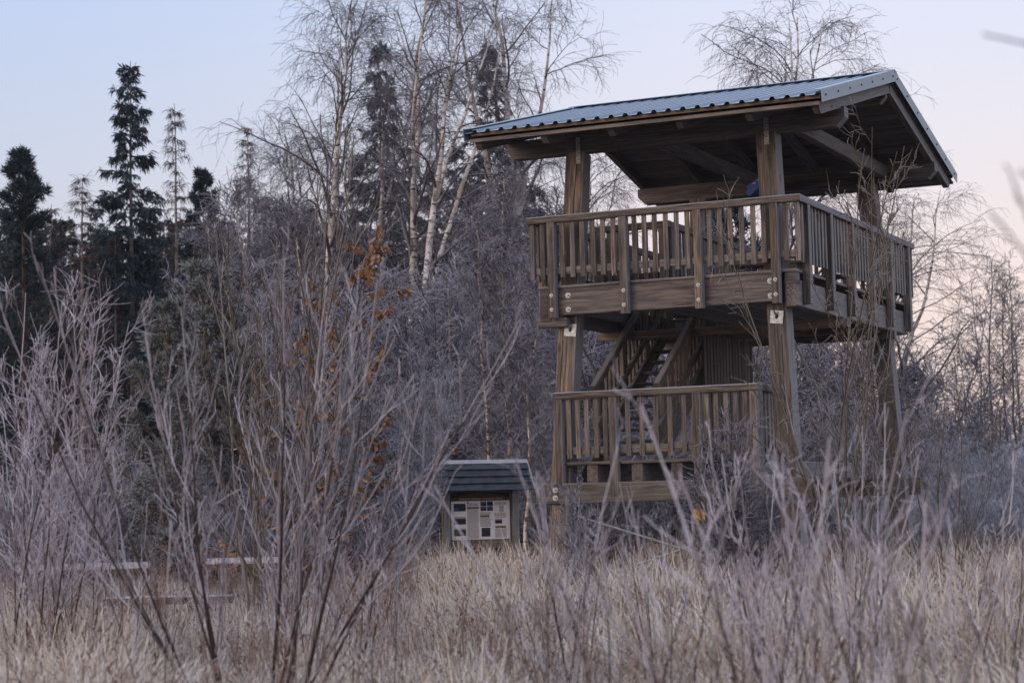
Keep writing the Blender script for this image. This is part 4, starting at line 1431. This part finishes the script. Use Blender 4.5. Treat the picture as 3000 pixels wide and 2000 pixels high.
# birches
tree('birch_tree', BI[0], 713, -55, 60, 17.0, 0.43, 'leftmost tall birch, leaning right, with fine weeping twigs', 'birch')
tree('birch_tree', BI[1], 936, -110, 58, 18.5, 0.43, 'birch with a straight black and white trunk beside the leaning one', 'birch')
tree('birch_tree', BI[2], 955, -70, 57, 18.0, 0.35, 'birch with a white trunk leaning right over its straight neighbour', 'birch', wide=0.95)
tree('birch_tree', BI[1], 1235, -150, 62, 18.5, 2.6, 'birch rising behind the left end of the tower roof', 'birch', wide=1.2)
tree('birch_tree', BI_W, 1788, 0, 60, 16.0, 0.9, 'weeping birch with a round crown above the middle of the tower roof', 'birch', wide=1.15)
tree('birch_tree', BI_W, 2070, 395, 52, 16.0, 2.2, 'spreading birch right of the tower, seen past the side railing', 'birch', wide=1.45)
tree('birch_tree', BI_W, 1420, 330, 64, 16.0, 4.1, 'low birch seen through the gap between roof and railing', 'birch', wide=1.3)
tree('birch_tree', BI[0], 770, 300, 66, 17.0, 3.6, 'slim dark birch right of the leftmost tall birch', 'birch', wide=1.2)
tree('birch_tree', BI[0], 862, 180, 64, 17.0, 5.2, 'thin birch leaning in front of the dense dark spruce', 'birch', wide=1.1)
tree('young_birch', YB[0], 1137, 470, 38.5, 9, 0.43, 'left stem of the three young birches behind the information board', 'young birch')
tree('young_birch', YB[1], 1180, 400, 38.5, 10, 0.43, 'middle and whitest stem of the three young birches behind the information board', 'young birch')
tree('young_birch', YB[2], 1193, 620, 38, 8.5, 0.43, 'right leaning stem of the three young birches behind the information board', 'young birch')
tree('young_birch', YB[0], 1040, 660, 47, 9, 2.0, 'thin frosted young birch behind the gabled shelter', 'young birch', wide=1.2)
for k, (xd, yt, d, v) in enumerate(((2262, 640, 58, 1), (2288, 600, 55, 0), (2335, 590, 52, 1), (2320, 655, 57, 2), (2225, 760, 60, 0), (2350, 640, 60, 2), (2190, 850, 58, 1))):
    tree('young_tree', YS[v % 2], xd, yt, d, (9, 10)[v % 2], U(0, 6.28), 'slender bare young tree standing in the hazy thicket at the right edge', 'young tree', 'slender young trees at the right edge', wide=0.9)

# ------------------------------------------------------------------ thickets of frosted shrubs
TH = [shrub(k, 5.0, 9, 0.42, [T_THICK], 11, 6, 3, 0.034, 0.0070, 0.65, 0.12, 0.02, -0.01, 0.55, 0.36, 0.36, 0.5) for k in range(3)]
TB = [shrub(10 + k, 4.0, 10, 0.38, [T_BLUE], 11, 6, 3, 0.022, 0.0058, 0.6, 0.10, 0.04, 0.0, 0.5, 0.34, 0.26, 0.5) for k in range(2)]
lab = 'finely branched frosted shrub in the thicket between the wood and the tower'
grp = 'frosted shrubs of the thicket'
spots = []
for xd in np.arange(590, 1330, 34):
    spots.append((xd + U(-14, 14), U(800, 880) if 850 < xd < 1010 else U(690, 790) if xd < 1000 else U(640, 760), U(47, 54)))
for xd in np.arange(640, 1330, 46):
    spots.append((xd + U(-14, 14), U(860, 970), U(41, 46)))
for xd in np.arange(1330, 2060, 48):
    spots.append((xd + U(-14, 14), U(700, 830), U(46, 56)))
for xd in np.arange(1260, 2080, 62):
    spots.append((xd + U(-14, 14), U(930, 1050), U(37, 42)))
for i, (xd, yt, d) in enumerate(spots):
    tree('frosted_shrub', TH[i % 3], xd, yt, d, 4.3, U(0, 6.28), lab, 'shrub', grp, wide=U(0.9, 1.2))
lab = 'hoar frosted bluish shrub in the thicket right of the tower'
for xd in np.arange(1990, 2420, 24):
    for (ya, yb, da, db) in ((945, 1015, 52, 60), (1020, 1080, 42, 48), (1100, 1160, 34, 38)):
        tree('frosted_shrub', TB[int(rng.integers(2))], xd + U(-14, 14), U(ya, yb), U(da, db), 3.6, U(0, 6.28), lab, 'shrub', 'hoar frosted shrubs right of the tower', wide=U(0.9, 1.3))
lab = 'low purplish frosted shrub before the dark wood on the left'
for xd in np.arange(-40, 560, 36):
    tree('frosted_shrub', TH[int(rng.integers(3))], xd + U(-12, 12), U(1030, 1120), U(44, 52), 4.3, U(0, 6.28), lab, 'shrub', 'low shrubs before the dark wood', wide=U(1.1, 1.5))
for xd in np.arange(560, 1000, 55):
    tree('frosted_shrub', TH[int(rng.integers(3))], xd + U(-12, 12), U(1040, 1130), U(38, 42), 4.3, U(0, 6.28), lab.replace('on the left', 'behind the gabled shelter'), 'shrub', 'low shrubs behind the shelter', wide=U(1.0, 1.4))

# ------------------------------------------------------------------ nearer shrubs, each its own plant
F1 = shrub(21, 5.3, 9, 0.17, [T_SALLOW], 14, 5, 0, 0.028, 0.0052, 0.52, 0.06, 0.09, 0.06, 0.44, 0.34, 0.2, 0.25, 0.18, 12)
tree('sapling', F1, 612, 318, 20.0, 5.2, 0.8, 'tall many stemmed sapling with greenish stems on the left, its bare tips against the sky', 'sapling')
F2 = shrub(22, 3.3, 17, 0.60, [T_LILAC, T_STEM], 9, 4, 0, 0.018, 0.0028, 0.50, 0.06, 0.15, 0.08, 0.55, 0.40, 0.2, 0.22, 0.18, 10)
tree('fan_shrub', F2, 585, 640, 12.5, 3.0, 0.2, 'wide fan of straight lilac grey frosted stems in the left foreground', 'shrub', wide=1.0)
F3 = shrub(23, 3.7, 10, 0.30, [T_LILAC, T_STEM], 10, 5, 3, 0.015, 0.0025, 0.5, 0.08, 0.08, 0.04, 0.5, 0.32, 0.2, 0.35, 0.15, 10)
tree('frosted_shrub', F3, 55, 575, 16.0, 3.6, 0.5, 'tall dense frosted shrub at the left edge', 'shrub')
tree('frosted_shrub', F3, 165, 800, 17.0, 3.6, 2.5, 'frosted shrub just right of the tall one at the left edge', 'shrub', wide=0.75)
F5 = shrub(25, 3.0, 6, 0.5, [T_BLUE], 12, 9, 5, 0.016, 0.0046, 0.55, 0.09, 0.05, 0.02, 0.5, 0.36, 0.16, 0.15, 0.3, 9)
tree('frosted_shrub', F5, 885, 850, 21.0, 2.8, 1.2, 'very finely twigged hoar frosted bush left of the information board', 'shrub', wide=0.6)
F6 = shrub(26, 5.4, 7, 0.26, [T_SALLOW], 10, 5, 2, 0.026, 0.0044, 0.6, 0.11, 0.09, 0.05, 0.46, 0.36, 0.2, 0.25, 0.16, 12)
tree('willow_shrub', F6, 1915, 350, 22.5, 5.2, 5.0, 'tall olive stemmed willow in front of the right side of the tower', 'willow', wide=0.85)
tree('willow_shrub', F6, 2160, 880, 23.5, 5.2, 4.4, 'lower willow shrub in the grass right of the back right column', 'willow', wide=1.2)
F6b = shrub(27, 3.0, 6, 0.4, [T_THICK], 12, 7, 2, 0.016, 0.005, 0.6, 0.09, 0.05, 0.02, 0.5, 0.36, 0.2, 0.15, 0.2, 9)
for xd, yt, d, lb in ((1640, 1040, 24.0, 'twiggy frosted shrub in front of the lower landing, near the yellow notice'), (1690, 960, 23.5, 'twiggy frosted shrub in front of the right end of the lower landing'),
                      (1300, 1110, 23.0, 'small twiggy shrub at the left end of the lower beam'), (1790, 980, 23.0, 'twiggy frosted shrub at the foot of the front right column')):
    tree('frosted_shrub', F6b, xd, yt, d, 2.8, U(0, 6.28), lb, 'shrub', wide=1.0)

# oak sapling that kept its brown leaves
def oak():
    p, lf = Plant(), Plant()
    h = 4.9
    K = 10
    P = np.zeros((1, K, 3)); t = np.linspace(0, 1, K)
    P[0, :, 0] = 0.55 * t ** 1.3; P[0, :, 2] = h * t
    R = taper(A(0.03), 0.006, K)
    p.tubes(P, R, 6, 0)
    B, D, rad, tt, _ = side(P, R, 22, 0.18, 0.98, 0.85, 0.15)
    L1 = 0.55 + 1.35 * (1 - tt) * (0.6 + 0.6 * rng.random(len(tt)))
    P1 = grow(B, D, L1, 7, 0.12, 0.05); R1 = taper(np.minimum(rad * 0.5, 0.011), 0.005, 7)
    p.tubes(P1, R1, 4, 0)
    B, D, rad, tt, ix = side(P1, R1, 5, 0.2, 1.0, 0.7, 0.2)
    P2 = grow(B, D, 0.16 + 0.3 * rng.random(len(tt)), 4, 0.15, 0.0); R2 = taper(np.full(len(tt), 0.005), 0.004, 4)
    p.tubes(P2, R2, 3, 0)
    # lobed leaves in hanging bunches on some of the twigs
    keep = (rng.random(len(P2)) < 0.72) & (P2[:, 0, 2] < h * 0.94) & (P2[:, 0, 2] > h * 0.28)
    B, D, rad, tt, ix = side(P2[keep], R2[keep], 11, 0.2, 1.0, 0.9, 0.4)
    n = len(B)
    D[:, 2] -= 1.4
    D = norm(D)
    s = norm(np.cross(D, norm(rng.normal(size=(n, 3))))); nn = np.cross(D, s)
    ln = 0.070 + 0.050 * rng.random(n)
    out = [(0.0, 0.0), (0.22, 0.10), (0.30, 0.24), (0.42, 0.13), (0.55, 0.32), (0.66, 0.16), (0.80, 0.24), (1.0, 0.0)]
    prof = [(a, b) for a, b in out] + [(a, -b) for a, b in out[-2:0:-1]]
    V = np.stack([B + D * (ln * a)[:, None] + s * (ln * b * 0.95)[:, None] + nn * (ln * 0.9 * b * b + 0.35 * ln * a * a)[:, None] for a, b in prof], 1)
    k = len(prof)
    F = np.arange(n)[:, None] * k + np.arange(k)[None]
    lf.V.append(V.reshape(-1, 3)); lf.F.append((F, 0)); lf.n += n * k
    return {'stem': p.mesh('oak_stem', [T_SALLOW]), 'leaves': lf.mesh('oak_leaves', [L_OAK], False)}


OAK = oak()
tree('oak_sapling', OAK, 722, 500, 21.5, 4.9, 0.45, 'oak sapling holding bunches of withered orange brown leaves', 'oak sapling')
tree('oak_sapling', OAK, 690, 860, 22.5, 4.9, 2.2, 'small low oak sapling with a few brown leaves beside the taller one', 'oak sapling', wide=1.5)

# whips in the foreground, out of focus
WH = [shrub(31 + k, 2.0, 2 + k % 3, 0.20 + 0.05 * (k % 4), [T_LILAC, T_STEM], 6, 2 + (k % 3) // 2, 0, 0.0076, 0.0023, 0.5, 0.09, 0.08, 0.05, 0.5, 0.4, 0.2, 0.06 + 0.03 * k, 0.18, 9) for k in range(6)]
lab = 'clump of slender frosted whips in the near foreground, out of focus'
whips = [(1222, 1010, 8.5), (1352, 1065, 8.0), (1418, 960, 8.8), (1545, 1180, 7.8), (1735, 1000, 9.5), (1780, 905, 7.4),
         (1880, 890, 6.6), (1935, 905, 7.6), (2085, 960, 7.8), (2190, 985, 8.2), (2300, 990, 6.6),
         (1300, 1130, 9.0), (1480, 1090, 9.4), (1530, 1090, 8.4), (1720, 1030, 9.0), (1835, 1000, 7.2), (1712, 1050, 8.0), (1755, 980, 9.5), (1820, 940, 8.4), (1905, 960, 9.0), (1965, 1000, 7.8), (2115, 1010, 9.0), (1985, 1040, 8.6), (2035, 1090, 7.4), (2140, 1060, 7.0), (2250, 1040, 7.6), (2340, 1060, 8.4), (950, 1260, 10), (840, 1230, 10.8), (690, 1230, 10.5), (400, 1130, 10.4), (275, 1130, 10.8), (20, 1070, 10.2)]
for i, (xd, yt, d) in enumerate(whips):
    d *= 1.55 if i % 2 else 1.0
    if 1985 < xd < 2110: yt = max(yt, 1130)
    tree('whip_clump', WH[i % 6], xd, yt, d, 1.9, U(0, 6.28), lab if xd > 1180 else 'clump of slender frosted whips in the left foreground grass', 'shrub', 'blurred whips in the near right foreground' if xd > 1180 else 'whips in the left foreground', wide=U(0.9, 1.15))
lab = 'clump of frosted whips standing in the grass before the tower'
for i in range(18):
    d = U(12, 20)
    xd = U(1150, 2370)
    tree('whip_clump', WH[i % 6], xd, U(1190, 1290), d, 1.9, U(0, 6.28), lab, 'shrub', 'whips in the grass before the tower', wide=U(0.9, 1.3))
for i in range(14):
    d = U(13, 21)
    xd = U(-20, 940)
    tree('whip_clump', WH[i % 6], xd, U(1130, 1270), d, 1.9, U(0, 6.28), 'clump of frosted whips standing in the grass of the clearing', 'shrub', 'whips in the grass of the clearing', wide=U(0.9, 1.3))


def near_branches():
    """A bush very close to the camera whose arching shoots reach into the right edge."""
    p = Plant()
    d = 3.8
    root = unp(2560, 1500, d); root[2] = 0.0
    ends = [((2620, 760), (2470, 190), (2352, 104), (2255, 72)), ((2600, 1000), (2450, 700), (2352, 575), (2266, 484)), ((2600, 900), (2440, 640), (2352, 480), (2311, 378)), ((2600, 860), (2450, 600), (2370, 490), (2330, 438)), ((2600, 800), (2460, 560), (2385, 440), (2344, 388))]
    for e in ends:
        q = np.array([root] + [unp(a, b, d) for a, b in e])
        q = np.concatenate([q[:1] * 2 - q[1:2], q, q[-1:] * 2 - q[-2:-1]])
        pts = []
        for k in range(1, len(q) - 2):
            for t in np.linspace(0, 1, 6, endpoint=(k == len(q) - 3)):
                a, b, c, e_ = q[k - 1:k + 3]
                pts.append(0.5 * (2 * b + (c - a) * t + (2 * a - 5 * b + 4 * c - e_) * t * t + (3 * b - a - 3 * c + e_) * t ** 3))
        P = np.array(pts) + rng.normal(size=(len(pts), 3)) * 0.0025
        p.tubes(P[None], taper(A(0.0066), 0.0026, len(P)), 6, 0)
    me = p.mesh('near_shoots', [T_LILAC])
    me.transform(Matrix.Translation((-root[0], -root[1], 0)))
    place('near_bush', {'shoots': me}, (float(root[0]), float(root[1]), 0), 0, 1.0, 'blurred frosted shoots of a bush right beside the camera, reaching in at the right edge', 'bush')


near_branches()

# ------------------------------------------------------------------ frosted dead grass
def tuft(seed, n=85, h=0.7, spread=0.17):
    r_ = np.random.default_rng(700 + seed)
    K = 6
    a = r_.random(n) * 6.28
    rr = spread * np.sqrt(r_.random(n))
    B = np.stack([rr * np.cos(a), rr * np.sin(a), np.zeros(n)], -1)
    a2 = a + r_.normal(size=n) * 0.9
    lean = 0.08 + 0.32 * r_.random(n)
    d = np.stack([np.cos(a2) * lean, np.sin(a2) * lean, np.ones(n)], -1)
    L = h * (0.55 + 0.75 * r_.random(n))
    bend = 0.10 + 0.95 * r_.random(n) ** 1.3
    P = np.empty((n, K, 3)); P[:, 0] = B
    for k in range(1, K):
        d = norm(d)
        d[:, 0] += np.cos(a2) * bend * 0.35 * k / 3 + r_.normal(size=n) * 0.05
        d[:, 1] += np.sin(a2) * bend * 0.35 * k / 3 + r_.normal(size=n) * 0.05
        d[:, 2] -= bend * 0.42 * k / 3
        P[:, k] = P[:, k - 1] + norm(d) * (L / (K - 1))[:, None]
    W = (0.0026 + 0.0022 * r_.random(n))[:, None] * np.array([1, 1, 0.95, 0.85, 0.7, 0.35])[None]
    s = np.stack([-np.sin(a2 + r_.normal(size=n) * 0.8), np.cos(a2 + r_.normal(size=n) * 0.8), np.zeros(n)], -1)
    s = norm(s)[:, None]
    V = np.stack([P - s * W[..., None], P + s * W[..., None]], 2).reshape(-1, 3)
    i = (np.arange(n)[:, None] * K + np.arange(K - 1)[None]) * 2
    F = np.stack([i, i + 1, i + 3, i + 2], -1).reshape(-1, 4)
    return np_mesh('grass_tuft', V, [(F, 0)], True, [G_GRASS])


def scatter(name, pts, scl, coll, label_kind='stuff', tilt=0.12):
    me = bpy.data.meshes.new(name)
    me.vertices.add(len(pts))
    me.vertices.foreach_set('co', np.asarray(pts, np.float32).ravel())
    at = me.attributes.new('rot', 'FLOAT_VECTOR', 'POINT')
    rot = np.stack([rng.normal(size=len(pts)) * tilt, rng.normal(size=len(pts)) * tilt, rng.random(len(pts)) * 6.28], -1)
    at.data.foreach_set('vector', rot.astype(np.float32).ravel())
    at = me.attributes.new('siz', 'FLOAT', 'POINT')
    at.data.foreach_set('value', np.asarray(scl, np.float32))
    o = bpy.data.objects.new(name, me)
    COL.objects.link(o)
    g = bpy.data.node_groups.new(name + '_nodes', 'GeometryNodeTree')
    g.interface.new_socket('Geometry', in_out='INPUT', socket_type='NodeSocketGeometry')
    g.interface.new_socket('Geometry', in_out='OUTPUT', socket_type='NodeSocketGeometry')
    gi, go = g.nodes.new('NodeGroupInput'), g.nodes.new('NodeGroupOutput')
    ip = g.nodes.new('GeometryNodeInstanceOnPoints')
    ci = g.nodes.new('GeometryNodeCollectionInfo')
    ci.inputs['Collection'].default_value = coll
    ci.inputs['Separate Children'].default_value = True
    ci.inputs['Reset Children'].default_value = True
    ip.inputs['Pick Instance'].default_value = True
    ra = g.nodes.new('GeometryNodeInputNamedAttribute'); ra.data_type = 'FLOAT_VECTOR'; ra.inputs['Name'].default_value = 'rot'
    sa = g.nodes.new('GeometryNodeInputNamedAttribute'); sa.data_type = 'FLOAT'; sa.inputs['Name'].default_value = 'siz'
    g.links.new(gi.outputs[0], ip.inputs['Points'])
    g.links.new(ci.outputs[0], ip.inputs['Instance'])
    g.links.new(ra.outputs['Attribute'], ip.inputs['Rotation'])
    g.links.new(sa.outputs['Attribute'], ip.inputs['Scale'])
    g.links.new(ip.outputs[0], go.inputs[0])
    md = o.modifiers.new('scatter', 'NODES')
    md.node_group = g
    return tag(o, kind='stuff')


gc = bpy.data.collections.new('grass_tufts')
for k in range(5):
    gc.objects.link(bpy.data.objects.new('grass_tuft', tuft(k, 85, 0.54 + 0.03 * k)))


def field(n, d0, d1, margin=0.06, power=2.0):
    dd = (d0 ** power + (d1 ** power - d0 ** power) * rng.random(n)) ** (1 / power)
    xd = -2352 * margin + 2352 * (1 + 2 * margin) * rng.random(n)
    p = np.array([foot(a, 1140, b, -0.03) for a, b in zip(xd, dd)])
    return p, xd, dd


p, xd, dd = field(13500, 3.5, 36.0, 0.06, 1.7)
keep = ~((dd > 27) & (xd > 1250) & (xd < 2150) & (rng.random(len(dd)) < 0.6))
p, xd, dd = p[keep], xd[keep], dd[keep]
patch = np.sin(p[:, 0] * 0.9 + 1.3) * np.sin(p[:, 1] * 0.7) + 0.5 * np.sin(p[:, 0] * 2.3 + p[:, 1] * 1.9)
sc_ = (0.85 + 0.34 * patch) * rng.uniform(0.75, 1.25, len(p))
sc_ *= np.where(xd < 1000, np.where(dd > 20, 0.55, 0.85), 1.05)
scatter('grass', p, np.clip(sc_, 0.35, 1.5), gc)


# dry reddish stalks standing among the grass
T_STALK = twig('dry_stalk', (0.16, 0.085, 0.055), (0.55, 0.48, 0.48), -0.4, 0.9, 0.6)


def stalk(seed):
    global rng
    keep = rng; rng = np.random.default_rng(900 + seed)
    p = Plant()
    n = 5
    a = rng.random(n) * 6.28
    B = np.stack([0.08 * np.cos(a), 0.08 * np.sin(a), np.zeros(n)], -1)
    D = np.stack([np.cos(a) * 0.12, np.sin(a) * 0.12, np.ones(n)], -1)
    P = grow(B, D, 0.6 + 0.5 * rng.random(n), 6, 0.06, 0.02); R = taper(np.full(n, 0.0032), 0.0018, 6)
    p.tubes(P, R, 3, 0)
    B, D, rad, tt, ix = side(P, R, 4, 0.55, 1.0, 0.6, 0.2)
    P = grow(B, D, 0.06 + 0.10 * rng.random(len(tt)), 3, 0.1, 0.05); R = taper(np.full(len(tt), 0.0022), 0.0016, 3)
    p.tubes(P, R, 3, 0)
    B, D, rad, tt, ix = side(P, R, 3, 0.6, 1.0, 0.5, 0.3)
    p.blades(B, D, 0.03, 0.012, 0)
    rng = keep
    return p.mesh('dry_stalk', [T_STALK])


sk = bpy.data.collections.new('dry_stalks')
for k in range(3):
    sk.objects.link(bpy.data.objects.new('dry_stalk', stalk(k)))
p, xd, dd = field(900, 7.0, 34.0, 0.06, 1.8)
scatter('dry_weeds', p, rng.uniform(0.6, 1.15, len(p)), sk)

# ------------------------------------------------------------------ thin morning haze round everything
def make_haze():
    x0, x1, y0, y1, z0, z1 = CAM[0] - 1540, CAM[0] + 1540, CAM[1] - 1540, CAM[1] + 1540, -1.4, 34.0
    V = [(x, y, z) for z in (z0, z1) for y in (y0, y1) for x in (x0, x1)]
    F = [(0, 2, 3, 1), (4, 5, 7, 6), (0, 1, 5, 4), (2, 6, 7, 3), (0, 4, 6, 2), (1, 3, 7, 5)]
    me = bpy.data.meshes.new('haze')
    me.from_pydata(V, [], F)
    m = bpy.data.materials.new('pale_haze')
    m.use_nodes = True
    t = m.node_tree
    t.nodes.clear()
    o = t.nodes.new('ShaderNodeOutputMaterial')
    v = t.nodes.new('ShaderNodeVolumePrincipled')
    v.inputs['Color'].default_value = (0.80, 0.87, 0.97, 1)
    v.inputs['Density'].default_value = 0.0002
    v.inputs['Anisotropy'].default_value = 0.1
    t.links.new(v.outputs[0], o.inputs['Volume'])
    me.materials.append(m)
    h = link('haze', me)
    tag(h, kind='stuff')


make_haze()
